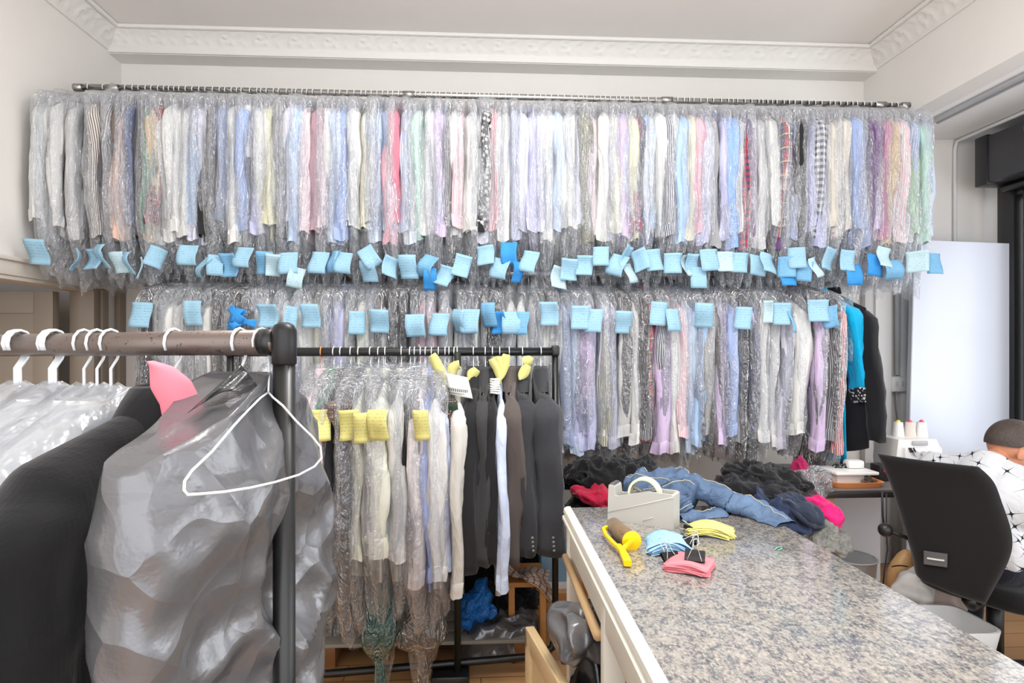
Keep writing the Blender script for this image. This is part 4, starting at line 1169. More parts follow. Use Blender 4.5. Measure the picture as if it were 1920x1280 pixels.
ctr = thing('counter', 'cream painted wooden counter with a glossy speckled granite look top', 'counter', (.62, 1.1, 0))
MB().span((CX0 + .012, CY0, CT - .03), (CX1, CY1, CT), bev=.003).build('worktop', granite, ctr, True, auto=30)
ed = MB()
ed.extrude([(CX0 + .012, CT + .001), (CX0 - .002, CT + .0), (CX0 - .010, CT - .006), (CX0 - .012, CT - .018), (CX0 - .006, CT - .026), (CX0 - .016, CT - .032), (CX0 - .016, CT - .042), (CX0 + .012, CT - .046)], CY0, CY1 + .012, 'y')
ed.build('edge_moulding', cream, ctr, True, auto=35)
MB().span((CX0 - .004, CY0, CT - .125), (CX0 + .018, CY1 - .01, CT - .044), bev=.002).build('apron', cream, ctr, True, auto=30)
for y in (1.965, 1.40, .62):
    MB().span((CX0 - .006, y - (.03 if y > 1.9 else .022), 0), (CX0 + .045, y + (.03 if y > 1.9 else .022), CT - .044), bev=.003).build('leg', cream, ctr, True, auto=30)
MB().span((CX1 - .03, CY0, .05), (CX1 - .01, CY1 - .01, CT - .03), bev=.002).build('side_panel', cream, ctr, True, auto=30)
MB().span((CX0 + .05, CY1 - .03, .05), (CX1 - .03, CY1 - .012, CT - .03), bev=.002).build('back_panel', plain('tan board', (186, 166, 138), .6), ctr, True, auto=30)
MB().span((CX0 + .06, 1.36, 0.03), (CX1 - .03, 1.38, CT - .03)).build('divider', plain('grey brown board', (136, 128, 120), .6), ctr, False)
MB().span((CX0 + .04, 1.05, 0.03), (CX0 + .05, 1.36, .84)).build('front_panel', plain('grey brown board', (136, 128, 120), .6), ctr, False)
MB().span((CX0 + .045, CY0, .05), (CX1 - .03, CY1 - .03, .07)).build('shelf', plain('grey brown board', (136, 128, 120), .6), ctr, False)
orange_w = wood('orange pine', (206, 150, 88), (180, 120, 64))
MB().span((CX0 + .03, 1.90, .05), (CX0 + .05, 1.932, CT - .12)).build('inner_post', orange_w, ctr, False)
MB().span((CX0 + .05, 1.55, CT - .46), (CX0 + .30, 1.93, CT - .10)).build('drawer_box', wood('light beech', (214, 190, 150), (196, 168, 124), sc=(14, 1, 1)), ctr, False)
rn = MB()
rn.span((CX0 + .042, 1.66, .55), (CX0 + .05, 1.90, .572), bev=.003)
rn.build('drawer_runner', plain('dark steel', (70, 70, 72), .4, .8), ctr, False)
tr_ = MB().tube([(CX0 - .012, 1.975, CT - .155), (CX0 - .012, 1.42, CT - .15)], .0125, 12)
o = tr_.build('towel_rail', wood('beech dowel', (206, 176, 134), (188, 152, 108), sc=(14, 1, 14)), ctr); o['label'] = 'round wooden rail'
# flap door standing open below
dw = thing('cabinet_door', 'pale wooden cupboard door standing open below the counter', 'door', (.16, 1.75, 0))
beech = wood('light beech', (214, 190, 150), (196, 168, 124), sc=(14, 1, 1))
d0, d1 = Vector((.155, 1.84)), Vector((.235, 1.44))
dd = (d1 - d0); dn = Vector((-dd.y, dd.x)).normalized()
ang = math.atan2(dd.y, dd.x)
rd = Matrix.Rotation(ang, 3, 'Z')
mid = (d0 + d1) / 2
MB().box((mid.x, mid.y, .30), (dd.length, .02, .56), rot=rd, bev=.003).build('door_panel', beech, dw, True, auto=30)
fm_ = MB()
off = rd @ Vector((0, -.013, 0))
for dx_, w_, z_, h_ in ((-dd.length / 2 + .03, .06, .30, .56), (dd.length / 2 - .03, .06, .30, .56), (0, dd.length, .55, .06), (0, dd.length, .05, .06)):
    fm_.box(Vector((mid.x, mid.y, z_)) + off + rd @ Vector((dx_, 0, 0)), (w_, .012, h_), rot=rd, bev=.002)
fm_.build('door_frame', beech, dw, True, auto=30)
hb = Vector((mid.x, mid.y, 0)) + rd @ Vector((-.05, -.019, 0))
hd = [hb + Vector((0, 0, z)) + rd @ Vector((0, -o_, 0)) for z, o_ in ((.46, 0), (.455, .022), (.42, .036), (.36, .04), (.30, .036), (.265, .022), (.26, 0))]
MB().tube(hd, .008, 8).build('handle', steel, dw)
# bin bag in the opening
bb = thing('bin_bag', 'shiny silver and black bin bag hanging from the opening below the counter', 'bag', (.26, 1.62, .3))
def blob(c, r, seed, amp, n=56, nv=40, flat=None, rot=None, sc=1.0, pw=1.0, fo=False):
    rings = []
    for i in range(nv):
        t_ = PI * (0.02 + .96 * i / (nv - 1))
        ring = []
        for j in range(n):
            a = 2 * PI * j / n
            d = Vector((math.sin(t_) * math.cos(a), math.sin(t_) * math.sin(a), math.cos(t_)))
            d = Vector([math.copysign(abs(x) ** pw, x) for x in d])
            p = Vector((d.x * r[0], d.y * r[1], d.z * r[2]))
            p += d * ((foil if fo else crumple)((p.x * sc, p.y * sc, p.z * sc), seed, amp))
            if flat is not None and p.z < -flat: p.z = -flat
            if rot is not None: p = rot @ p
            ring.append(Vector(c) + p)
        rings.append(ring)
    return MB().loft(rings, True, True)
blob((.305, 1.57, .34), (.065, .13, .30), 2.2, .06, n=80, nv=70, fo=True).build('bag_body', plain('black polythene', (24, 24, 26), .25, 0, .6, bump=.5, bscale=30), bb)
o = blob((.272, 1.57, .665), (.055, .105, .062), 5.1, .085, n=80, nv=60, rot=Matrix.Rotation(-.5, 3, 'X'), sc=1.2, pw=.8, fo=True).build('bag_rim', silver, bb); o['label'] = 'silver turned over rim of the bag'

# ---------------------------------------------------------------- on the counter
def on(px, py, dz=0.0):
    p = atz(px, py, CT + dz); return p
# tape dispenser
dgrey = plain('pale grey plastic', (190, 188, 182), .4, 0, .4)
dL, dR = on(1139, 973), on(1263, 993)
td = thing('tape_dispenser', 'grey desk tape dispenser with a roll of tape on the counter', 'tape dispenser', (dL + dR) / 2)
ux = (dR - dL); ux.z = 0; Ld = ux.length; ux.normalize(); uy = Vector((-ux.y, ux.x, 0))
def dl_(x, y, z): return dL + ux * x + uy * y + Vector((0, 0, z))
prof = [(0, 0), (Ld, 0), (Ld, .100), (Ld - .008, .104), (Ld * .62, .104), (.034, .078), (.024, .079), (.020, .108), (.004, .110), (.003, .096)]
def slab(y0, y1, pr): return MB().loft([[dl_(x, y0, z) for x, z in pr], [dl_(x, y1, z) for x, z in pr]], True, True)
slab(0, .008, prof).build('side_wall', dgrey, td, True, auto=25)
slab(.058, .066, prof).build('side_wall', dgrey, td, True, auto=25)
low = [(0, 0), (Ld, 0), (Ld, .100), (Ld - .012, .100), (Ld - .02, .05), (.05, .03), (.03, .06), (.024, .105), (.004, .110), (.003, .096)]
slab(.006, .060, low).build('base', dgrey, td, True, auto=25)
rg = MB()
for q0, q1 in (((.0, .022), (Ld, .098)), ((Ld * .55, .012), (Ld * .70, .028))):
    rg.tube([dl_(q0[0], -.0008, q0[1]), dl_(q1[0], -.0008, q1[1])], .0012, 5)
rg.build('moulded_line', plain('lighter grey plastic', (206, 204, 199), .4), td)
tc = (Ld * .53, .033, .088)
rw = MB()
ro, ri = .052, .0445
def ring_(r, y): return [dl_(tc[0] + r * math.cos(a), y, tc[2] + r * math.sin(a)) for a in [2 * PI * k / 40 for k in range(40)]]
rw.loft([ring_(ri, .019), ring_(ro, .019), ring_(ro, .047), ring_(ri, .047), ring_(ri, .019)])
o = rw.build('tape_roll', plain('cream tape', (226, 228, 200), .35), td, True, auto=30); o['label'] = 'roll of cream tape'
hb_ = MB()
for k in range(3):
    a = .5 + k * 2 * PI / 3
    hb_.box(dl_(tc[0] + .022 * math.cos(a), .033, tc[2] + .022 * math.sin(a)), (.040, .022, .010), rot=Matrix((ux, uy, Vector((0, 0, 1)))).transposed() @ Matrix.Rotation(-a, 3, 'Y'), bev=.002)
hb_.tube([dl_(tc[0], .018, tc[2]), dl_(tc[0], .048, tc[2])], .012, 14)
hb_.build('hub', plain('grey metal hub', (150, 150, 150), .35, .6), td, True, auto=30)
MB().box(dl_(.012, .033, .112), (.012, .05, .006), rot=Matrix.Rotation(math.atan2(ux.y, ux.x), 3, 'Z'), bev=.001).build('cutter', steel, td, True, auto=30)
# yellow lint roller
yl = plain('yellow plastic', (250, 206, 0), .32, 0, .5)
lr = thing('lint_roller', 'yellow hand roller with a brown sponge drum on the counter', 'roller', on(1165, 1020))
ra, rb_ = on(1150, 985, .024), on(1183, 1013, .024)
ax = (rb_ - ra).normalized()
o = MB().tube([ra - ax * .002, ra, rb_, rb_ + ax * .002], [.020, .0235, .0235, .020], 22).build('drum', fabric('brown sponge', (146, 122, 92), 't', (96, 76, 54), f1=240, wr=.8), lr); o['label'] = 'brown sponge drum'
MB().tube([rb_ + ax * .002, rb_ + ax * .003, rb_ + ax * .007, rb_ + ax * .008], [.024, .027, .027, .024], 24).build('end_disc', yl, lr, True, auto=30)
MB().tube([ra - ax * .008, ra - ax * .007, ra - ax * .003, ra - ax * .002], [.014, .018, .018, .014], 20).build('end_disc', yl, lr, True, auto=30)
def bar(pts, w, h, m, nm, par):
    pts = [Vector(p) for p in pts]
    rr = []
    for i, p in enumerate(pts):
        d = (pts[min(i + 1, len(pts) - 1)] - pts[max(i - 1, 0)]).normalized()
        s_ = d.cross(Vector((0, 0, 1))).normalized()
        u_ = s_.cross(d).normalized()
        ww, hh = (w[i] if isinstance(w, (list, tuple)) else w) / 2, h / 2
        rr.append([p + s_ * a * ww + u_ * b * hh for a, b in ((-1, -.7), (-.7, -1), (.7, -1), (1, -.7), (1, .7), (.7, 1), (-.7, 1), (-1, .7))])
    return MB().loft(rr, True, True).build(nm, m, par, True, auto=40)
bar([ra - ax * .006 + Vector((0, 0, .002)), on(1131, 992, .022), on(1136, 1003, .022), on(1150, 1018, .020), on(1161, 1028, .019), on(1171, 1026, .022), on(1182, 1015, .026), rb_ + ax * .009], .010, .011, yl, 'yoke', lr)
bar([on(1160, 1024, .018), on(1166, 1032, .017), on(1171, 1042, .014), on(1177, 1056, .012)], [.014, .017, .019, .020], .015, yl, 'handle', lr)
# ticket pads
def clip_mb(c, right, up, w, h=.020):
    """black bulldog clip: wedge body and two wire loops laid over it"""
    nrm = right.cross(up).normalized()
    P_ = lambda x, y, z: Vector(c) + right * x + up * y + nrm * z
    pr = [(0, .002), (0, 0), (h * .95, .0), (h, -.002), (h, -.010), (h * .95, -.012), (0, -.0045), (0, -.003), (h * .92, -.0095), (h * .95, -.007), (h * .92, -.003)]
    body = MB().loft([[P_(-w / 2, y, z) for y, z in pr], [P_(w / 2, y, z) for y, z in pr]], True, True)
    wr_ = []
    for z0, lift in ((.002, .004), (-.012, -.006)):
        m = MB()
        m.tube([P_(-w * .36, .001, z0 * .6), P_(-w * .16, h * .95, z0), P_(-w * .09, h * 1.55, z0 + lift * .6), P_(-w * .15, h * 1.85, z0 + lift), P_(-w * .12, h * 2.1, z0 + lift), P_(0, h * 2.2, z0 + lift), P_(w * .12, h * 2.1, z0 + lift), P_(w * .15, h * 1.85, z0 + lift), P_(w * .09, h * 1.55, z0 + lift * .6), P_(w * .16, h * .95, z0), P_(w * .36, .001, z0 * .6)], .0009, 6)
        wr_.append(m)
    return body, wr_
wirem = plain('bright steel wire', (210, 210, 212), .2, 1.0)
blackclip = plain('black clip steel', (22, 22, 23), .55, 0, .25)
def pad(name, label, c, w, h, ang, n, m, curl, seed, lift=.0018, spread=.05, droop=0.0):
    o = thing(name, label, 'paper tickets', c)
    for k in range(n):
        a = ang + R.uniform(-spread, spread)
        Rm = Matrix.Rotation(a, 3, 'Z')
        jx, jy = R.uniform(-.003, .003), R.uniform(-.003, .003)
        z0 = .0012 + k * lift
        def fn(u, v, z0=z0, Rm=Rm, jx=jx, jy=jy, k=k):
            x, y = (u - .5) * w + jx, (v - .5) * h + jy
            z = z0 + curl * (.35 + .65 * k / n) * math.sin(max(0, min(1, u)) * PI) + .002 * math.sin(u * 6 + v * 3 + seed + k * .5) * (k / n)
            return (Vector(c) + Rm @ Vector((x, y, max(.0008, z))), Vector((0, 0, 1)))
        MB().sheet(fn, 14, 8, .0008, w, h).build('ticket', m if k < n - 1 else m, o)
    return o
bp = paper('pad blue paper', (172, 214, 242), .5)
c0 = on(1253, 1030)
pb = pad('ticket_pad', 'fanned stack of blue tickets held by a black clip', c0, .108, .112, 2.9, 18, bp, .022, 1, lift=.0008, spread=.20)
c1 = on(1292, 1066)
pp = pad('ticket_pad', 'stack of pink tickets held by a black clip at the front', c1, .102, .088, -.55, 18, paper('pad pink paper', (248, 146, 156), 0), .006, 2, lift=.0010, spread=.17)
c2_ = on(1332, 1000)
py_ = pad('ticket_pad', 'stack of yellow tickets held by a clip in front of the jeans', c2_, .122, .085, -.42, 14, paper('pad yellow paper', (246, 236, 142), .1), .014, 3, lift=.0010, spread=.26)
def addclip(par, px, py, dz, ra, ua, w=.036, h=.020):
    """ra: heading of the clip's long edge; ua: (heading, elevation) its loops point to"""
    right = Vector((math.cos(ra), math.sin(ra), 0))
    up = Vector((math.cos(ua[0]) * math.cos(ua[1]), math.sin(ua[0]) * math.cos(ua[1]), math.sin(ua[1])))
    up = (up - right * up.dot(right)).normalized()
    b, ws = clip_mb(on(px, py, dz), right, up, w, h)
    co = b.build('bulldog_clip', blackclip, par, True, auto=30)
    for m in ws: m.build('clip_wire', wirem, co)
addclip(pp, 1302, 1052, .026, -.42, (1.25, .80), .048, .031)
addclip(pb, 1262, 1052, .010, .25, (2.0, .85), .046, .026)
addclip(pb, 1284, 1022, .012, 2.2, (.45, .12), .044, .030)
addclip(py_, 1302, 990, .010, 1.9, (2.7, .35), .038, .024)
tag(MB().tube([on(1452, 1030, .003), on(1457, 1026, .005), on(1464, 1024, .003), on(1466, 1028, .003), on(1459, 1031, .003)], .0014, 6).build('rubber_band', plain('green rubber', (110, 190, 170), .5), None), 'small green rubber band lying alone on the counter', 'rubber band')
# ---------------------------------------------------------------- jeans on the counter
denim = NT('blue denim')
tw_ = denim.add('ShaderNodeMapping'); tw_.inputs['Scale'].default_value = (1, 1, 1); denim.ln(denim.coord(), tw_.inputs[0])
fd0 = denim.noise(tw_.outputs[0], 10, 4, .65, .6)
fd = denim.math('MULTIPLY_ADD', fd0, 2.6, -.8)
fine = denim.noise(tw_.outputs[0], 380, 2, .7)
dc = denim.mix(fd, rgb((32, 50, 82)), rgb((90, 116, 148)))
dc = denim.mix(denim.math('MULTIPLY', fine, .35), dc, rgb((150, 170, 196)))
denim = denim.done(denim.pbr(dc, .85, 0, .15, denim.bump(denim.math('ADD', denim.noise(tw_.outputs[0], 20, 3, .55, 1.0), denim.math('MULTIPLY', fine, .1)), 1.0, .02)))
thread = plain('pale seam thread', (196, 186, 160), .8)
jn = thing('jeans', 'faded blue jeans thrown over the far end of the counter', 'jeans', on(1310, 960))
def limb(path, rs, seed, n=26, amp=.007, flat=.55, floor=CT + .002):
    """soft folded trouser leg along path (x,y,z of its middle)"""
    pts = [Vector(p) for p in path]
    dense = []
    M_ = 40
    for i in range(M_ + 1):
        s_ = i / M_ * (len(pts) - 1); k = min(int(s_), len(pts) - 2); f = s_ - k
        f2 = f * f * (3 - 2 * f) * .4 + f * .6
        dense.append((pts[k].lerp(pts[k + 1], f2), rs[k] + (rs[k + 1] - rs[k]) * f))
    rings = []
    for i, (p, r) in enumerate(dense):
        d = (dense[min(i + 1, M_)][0] - dense[max(i - 1, 0)][0]).normalized()
        s_ = d.cross(Vector((0, 0, 1))).normalized(); u_ = s_.cross(d)
        ring = []
        for j in range(n):
            a = 2 * PI * j / n
            q = p + s_ * r * math.cos(a) + u_ * r * flat * math.sin(a)
            q += (s_ * math.cos(a) + u_ * math.sin(a)) * (crumple(q * 1.8, seed, amp * 1.9) + amp * .35 * math.sin(i * .9 + 2 * math.sin(a + seed) + 3 * math.sin(i * .23)))
            if q.z < floor: q.z = floor
            ring.append(q)
        rings.append(ring)
    return rings
def J(px, py, Y): return at(px, py, Y)
leg1 = limb([J(1290, 905, 2.0), J(1330, 922, 1.98), J(1370, 940, 1.95), J(1410, 955, 1.9), J(1446, 975, 1.83), J(1476, 988, 1.77)], [.065, .06, .056, .054, .05, .042], 3)
MB().loft(leg1, True, False).build('trouser_leg', denim, jn)
leg2 = limb([J(1268, 972, 1.86), J(1300, 972, 1.87), J(1340, 968, 1.90), J(1368, 962, 1.94)], [.040, .042, .038, .03], 6, amp=.005)
MB().loft(leg2, False, True).build('trouser_leg', denim, jn)
hip = limb([J(1172, 908, 2.06), J(1200, 912, 2.04), J(1235, 918, 2.0), J(1275, 920, 1.97), J(1305, 930, 1.94)], [.045, .07, .08, .085, .06], 9, amp=.010, flat=.8)
MB().loft(hip, True, True).build('waist', denim, jn)
lp = limb([J(1258, 905, 1.93), J(1272, 935, 1.90), J(1288, 958, 1.88)], [.05, .052, .03], 12, amp=.008)
MB().loft(lp, True, True).build('back_pocket', denim, jn)
st = MB()
for rings_, j in ((leg1, 7), (leg2, 8), (hip, 9), (hip, 4)):
    st.tube([r[j] * 1.0 + Vector((0, 0, .0012)) for r in rings_[1:-1]], .0013, 5)
for i_ in (4, 34): st.tube([Vector(q) * 1.0 + (Vector(q) - sum((Vector(x) for x in lp[i_]), Vector()) / len(lp[i_])) * .02 for q in lp[i_][:14]], .0013, 5)
st.build('seam', thread, jn)
# ================================================================= heaps of clothes behind the counter
def cloth_item(name, label, px, py, Y, r, m, seed, amp=.03, sc=1.6, cat='clothes', group=None, rot=None, pw=1.0, flat=.6):
    """one crumpled garment lying in a heap; centre given by its place, radii in metres"""
    c = at(px, py, Y)
    o = thing(name, label, cat, c, 0, group)
    b = blob(c, r, seed, amp * 1.45, n=72, nv=52, flat=r[2] * flat, rot=rot, sc=sc * 1.25, pw=pw)
    b.build('cloth', m, o)
    hm = MB()      # turned hem, an edge of the same cloth
    pts = []
    for k in range(20):
        a = PI * 1.0 + PI * k / 19
        p = Vector((r[0] * 1.0 * math.cos(a), r[1] * 1.03 * math.sin(a), -r[2] * .25 + r[2] * .25 * math.sin(a * 3 + seed)))
        if rot is not None: p = rot @ p
        pts.append(c + p)
    hm.tube(pts, [.004 + .006 * math.sin(PI * k / 19) for k in range(20)], 6).build('hem', m, o)
    return o
blackcl = fabric('black clothes', (17, 17, 20), wr=1.0)
black2 = fabric('washed black denim', (26, 27, 32), wr=.9)
navyd = fabric('navy denim', (34, 45, 74), wr=.8)
navyj = fabric('navy jacket cloth', (40, 48, 66), wr=.6)
redc = fabric('crimson cloth', (170, 22, 58), wr=.8)
magc = fabric('magenta cloth', (222, 26, 112), wr=.9)
fleck = fabric('black and silver flecked knit', (34, 34, 34), 't', (160, 160, 154), f1=90, wr=1.0)
wht = fabric('white cotton', (226, 224, 222), wr=.7)
pine = wood('pale pine', (206, 170, 120), (186, 146, 96), sc=(1, 12, 12))
tb = thing('side_table', 'low pine table under the heaps of clothes behind the counter', 'table', (.9, 2.65, 0))
MB().span((.42, 2.42, .585), (1.38, 3.05, .61), bev=.004).build('tabletop', pine, tb, True, auto=30)
for x in (.46, 1.34):
    for y in (2.46, 3.01):
        MB().span((x - .02, y - .02, 0), (x + .02, y + .02, .586), bev=.003).build('leg', pine, tb, True, auto=30)
G1 = 'clothes heaped left of the jeans'
cloth_item('trousers', 'folded black trousers lowest in the heap left of the jeans', 1130, 955, 2.62, (.16, .16, .055), blackcl, 1.1, .02, group=G1)
cloth_item('shirt', 'crimson red shirt squeezed in the heap behind the tape dispenser', 1128, 930, 2.58, (.13, .12, .05), redc, 2.4, .02, group=G1, rot=Matrix.Rotation(.25, 3, 'Y'))
cloth_item('sweater', 'black sweater on top of the heap left of the jeans', 1140, 893, 2.70, (.17, .15, .075), blackcl, 3.9, .03, group=G1)
cloth_item('coat', 'black coat bulging at the right end of the heap behind the jeans', 1185, 895, 2.78, (.14, .14, .085), black2, 5.2, .035, group=G1)
cloth_item('trousers', 'dark trousers spread behind the tape dispenser', 1105, 900, 2.85, (.12, .12, .07), blackcl, 7.7, .03, group=G1)
G2 = 'clothes heaped right of the jeans'
cloth_item('jacket', 'black folded jacket topmost in the heap right of the jeans', 1438, 893, 2.62, (.20, .13, .045), blackcl, 4.3, .022, group=G2, rot=Matrix.Rotation(.16, 3, 'Y'))
cloth_item('trousers', 'washed black trousers below the folded black jacket', 1425, 918, 2.55, (.20, .14, .05), black2, 6.1, .024, group=G2, rot=Matrix.Rotation(.1, 3, 'Y'))
cloth_item('shirt', 'dark grey shirt hanging from the heap over its left end', 1385, 925, 2.6, (.08, .12, .06), fabric('charcoal cotton', (48, 48, 54), wr=1), 8.8, .02, group=G2)
cloth_item('shirt', 'white cotton shirt peeping out between the jeans and the dark heap', 1392, 935, 2.5, (.07, .1, .03), wht, 1.7, .012, group=G2, rot=Matrix.Rotation(.5, 3, 'Y'))
cloth_item('jeans', 'dark navy denim jeans crumpled in front of the heap right of the faded jeans', 1455, 962, 2.42, (.15, .13, .07), navyd, 9.4, .03, group=G2, rot=Matrix.Rotation(.35, 3, 'Y'))
cloth_item('jacket', 'slate navy jacket draped over the front of the heap', 1490, 955, 2.40, (.11, .12, .05), navyj, 2.9, .018, group=G2, rot=Matrix.Rotation(.45, 3, 'Y'))
cloth_item('scarf', 'bright magenta cloth hanging beside the navy jacket', 1538, 962, 2.46, (.075, .10, .055), magc, 3.3, .018, group=G2, rot=Matrix.Rotation(.6, 3, 'Y'))
cloth_item('scarf', 'dark magenta cloth in plastic below the lower rail', 1500, 882, 2.9, (.032, .03, .095), fabric('dark magenta cloth', (160, 30, 84), wr=.9), 6.6, .015)
cloth_item('sweater', 'grey flecked knitted sweater draped over the grey bin', 1530, 1006, 2.40, (.11, .11, .085), fleck, 7.1, .03, group=G2)
cb2 = at(1520, 905, 2.6)
pb_ = thing('plastic_bag', 'crumpled clear plastic lying on the dark heap beside the orange tray', 'bag', cb2)
blob(cb2, (.075, .06, .06), 4.4, .04, sc=2.0).build('bag_body', greyfilm, pb_)
gb = thing('storage_bin', 'tall grey bin under the flecked sweater at the counter corner', 'bin', (0, 0, 0))
q = at(1530, 1040, 2.42)
MB().loft([[(q.x + w * math.copysign(abs(math.cos(a)) ** .4, math.cos(a)), q.y + .06 + w * math.copysign(abs(math.sin(a)) ** .4, math.sin(a)), z) for a in [2 * PI * k / 24 for k in range(24)]] for w, z in ((.085, 0), (.105, .60), (.112, .605), (.112, .63), (.10, .63), (.08, .03))], True, True).build('bin_body', plain('grey bin plastic', (120, 122, 122), .5), gb, True, auto=40)
MB().loft([[(q.x + w * math.copysign(abs(math.cos(a)) ** .4, math.cos(a)), q.y + .06 + w * math.copysign(abs(math.sin(a)) ** .4, math.sin(a)), z) for a in [2 * PI * k / 24 for k in range(24)]] for w, z in ((.115, .60), (.118, .615), (.112, .63))]).build('rim', plain('grey bin rim', (136, 138, 138), .45), gb)

# ================================================================= under the black rack
pal = thing('pallet', 'low wooden pallet on blocks under the black garment rack', 'pallet', (-.3, 2.95, 0))
pa, pb2 = at(585, 1212, 2.72), at(1000, 1212, 2.72)
sl_ = MB()
for k in range(5):
    MB().span((pa.x - .1, 2.70 + k * .11, .095), (pb2.x + .02, 2.79 + k * .11, .112), bev=.003).build('board', plain('grey weathered board', (150, 142, 130), .7), pal, True, auto=30)
for px in (612, 800, 982):
    x = at(px, 1235, 2.75).x
    MB().span((x - .05, 2.71, 0), (x + .05, 3.2, .096), bev=.004).build('block', wood('brown block', (150, 104, 66), (118, 78, 46)), pal, True, auto=30)
MB().build
bl_c = at(937, 1182, 2.88)
bale = thing('bundle', 'grey plastic wrapped bundle lying on the pallet under the suit jackets', 'bundle', bl_c)
o = blob(bl_c, (.185, .17, .105), 3.7, .035, n=96, nv=60, flat=.085, sc=1.6, pw=.7, fo=True).build('wrapping', silver, bale)
cloth_item('blanket', 'black cloth lying on the plastic wrapped bundle', 945, 1128, 2.98, (.17, .12, .07), blackcl, 9.1, .03)
bbg = thing('carrier_bag', 'crumpled bright blue plastic bag under the black rack', 'bag', at(890, 1130, 2.74))
bluepl = NT('blue polythene'); bn = bluepl.noise(bluepl.coord(), 24, 3, .6, .8)
bluepl = bluepl.done(bluepl.pbr(bluepl.mix(bn, rgb((0, 84, 176)), rgb((30, 130, 214))), .28, 0, .55, bluepl.bump(bn, .9, .03)))
blob(at(888, 1132, 2.76), (.062, .06, .115), 8.3, .035, sc=1.8, rot=Matrix.Rotation(.25, 3, 'Y')).build('bag_body', bluepl, bbg)
blob(at(912, 1142, 2.80), (.05, .04, .03), 5.5, .02, sc=2).build('bag_handle', bluepl, bbg)
for px, py, Y, r, s, l in ((625, 1170, 2.92, (.13, .14, .10), 1.4, 'clear bag of brown cloth at the left end of the pallet'), (665, 1180, 2.85, (.07, .1, .08), 2.6, 'clear bag of brown cloth second from the left on the pallet')):
    c = at(px, py, Y)
    o = thing('bagged_cloth', l, 'bag', c)
    blob(c, r, s, .03, flat=r[2] * .7).build('cloth', fabric('brown cloth', (88, 76, 62), wr=1), o)
    blob(c, tuple(x * 1.1 for x in r), s + .2, .03, flat=r[2] * .8).build('plastic_cover', clear, o)
# teal laundry bag and clear bag with long tails hanging low
def hung_bag(name, label, px, y0, y1, ytail, Y, w, m, inner=None, seed=1):
    p0, p1, p2 = at(px, y0, Y), at(px, y1, Y), at(px, ytail, Y)
    o = thing(name, label, 'bag', p0)
    rings = []
    prof = [(0, .45), (.25, .75), (.6, 1.0), (.78, .95), (.92, .5), (1.0, .14)]
    Lh = p0.z - p1.z
    for i in range(22):
        v = i / 21
        k = next(q for q in range(5) if v <= prof[q + 1][0])
        f = (v - prof[k][0]) / (prof[k + 1][0] - prof[k][0])
        ww = w * (prof[k][1] + (prof[k + 1][1] - prof[k][1]) * f)
        ring = []
        for j in range(26):
            a = 2 * PI * j / 26
            p = Vector((ww * math.cos(a), ww * .8 * math.sin(a), 0))
            z = p0.z - Lh * v
            p *= 1 + .14 * math.sin(a * 4 + seed + v * 3) + .12 * N((p.x, p.y, z), 12, seed)
            ring.append((p0.x + p.x, Y + .02 + p.y, z + .01 * math.sin(a * 3)))
        rings.append(ring)
    MB().loft(rings, True, True).build('bag_body', m, o)
    tl = MB().loft([[(p1.x + (.012 + .018 * v) * math.cos(a) + .01 * v, Y + .02 + .012 * math.sin(a), p1.z + .012 - (p1.z - max(p2.z, .01)) * v) for a in [2 * PI * k / 14 for k in range(14)]] for v in (0, .3, .6, 1)])
    tl.build('knotted_tail', m, o)
    MB().tube([p0 + Vector((0, .02, -.02)), p0 + Vector((0, .12, .3)), Vector((p0.x, rackY(p0.x), zr + .02))], .0015, 5).build('string', wire, o)
    return o
teal = film('teal tinted polythene', c=(70, 130, 128), haze=.55, gloss=.2, rough=.12, tint=(150, 190, 190))
hung_bag('laundry_bag', 'teal tinted plastic bag with a twisted tail hanging from the black rack', 708, 1085, 1240, 1300, 2.40, .075, teal, seed=2)
hung_bag('laundry_bag', 'clear plastic bag with a long tail hanging right of the teal one', 790, 1125, 1228, 1300, 2.42, .095, film('dim polythene', c=(150, 148, 144), haze=.22, gloss=.24, rough=.1, tint=(205, 203, 200)), seed=4)
# stool with plaid cloth, box and crate further back
stl = thing('stool', 'orange pine stool with a plaid cloth beside the end of the black rack', 'stool', at(1000, 1200, 2.9))
s0_ = at(1000, 1150, 2.95)
MB().span((s0_.x - .13, 2.82, .30), (s0_.x + .05, 3.08, .325), bev=.005).build('seat', orange_w, stl, True, auto=30)
for dx in (-.115, .035):
    for y in (2.84, 3.06):
        MB().span((s0_.x + dx - .015, y - .015, 0), (s0_.x + dx + .015, y + .015, .302), bev=.003).build('leg', orange_w, stl, True, auto=30)
plaid = fabric('maroon plaid cloth', (206, 190, 180), 'p', 'x' and (120, 60, 66), wr=.7)
ptw = thing('tablecloth', 'maroon plaid cloth draped over the pine stool', 'cloth', at(1000, 1110, 2.9))
MB().sheet(lambda u, v: (Vector((s0_.x - .15 + .22 * u + .01 * math.sin(v * 8), 2.80 + .02 * math.sin(u * 9 + v * 4) + (.3 * (v - .5) if v > .5 else 0), .34 + .10 * (1 - u) * (1 - v) - .20 * max(0, .5 - v) * u - .012 * math.sin(u * 7))), Vector((0, -.6, .8))), 16, 16, .004, .5, .5).build('cloth', plaid, ptw)
bxo = thing('box', 'pale blue and white box on a pine crate behind the end of the black rack', 'box', at(1040, 1070, 3.2))
b_ = at(1040, 1070, 3.25)
MB().span((b_.x - .08, 3.2, b_.z - .05), (b_.x + .11, 3.5, b_.z + .095), bev=.004).build('box_body', plain('pale blue cardboard', (140, 182, 212), .6), bxo, True, auto=30)
MB().span((b_.x - .082, 3.198, b_.z - .08), (b_.x + .112, 3.502, b_.z - .04), bev=.003).build('box_base', plain('white cardboard', (226, 228, 232), .6), bxo, True, auto=30)
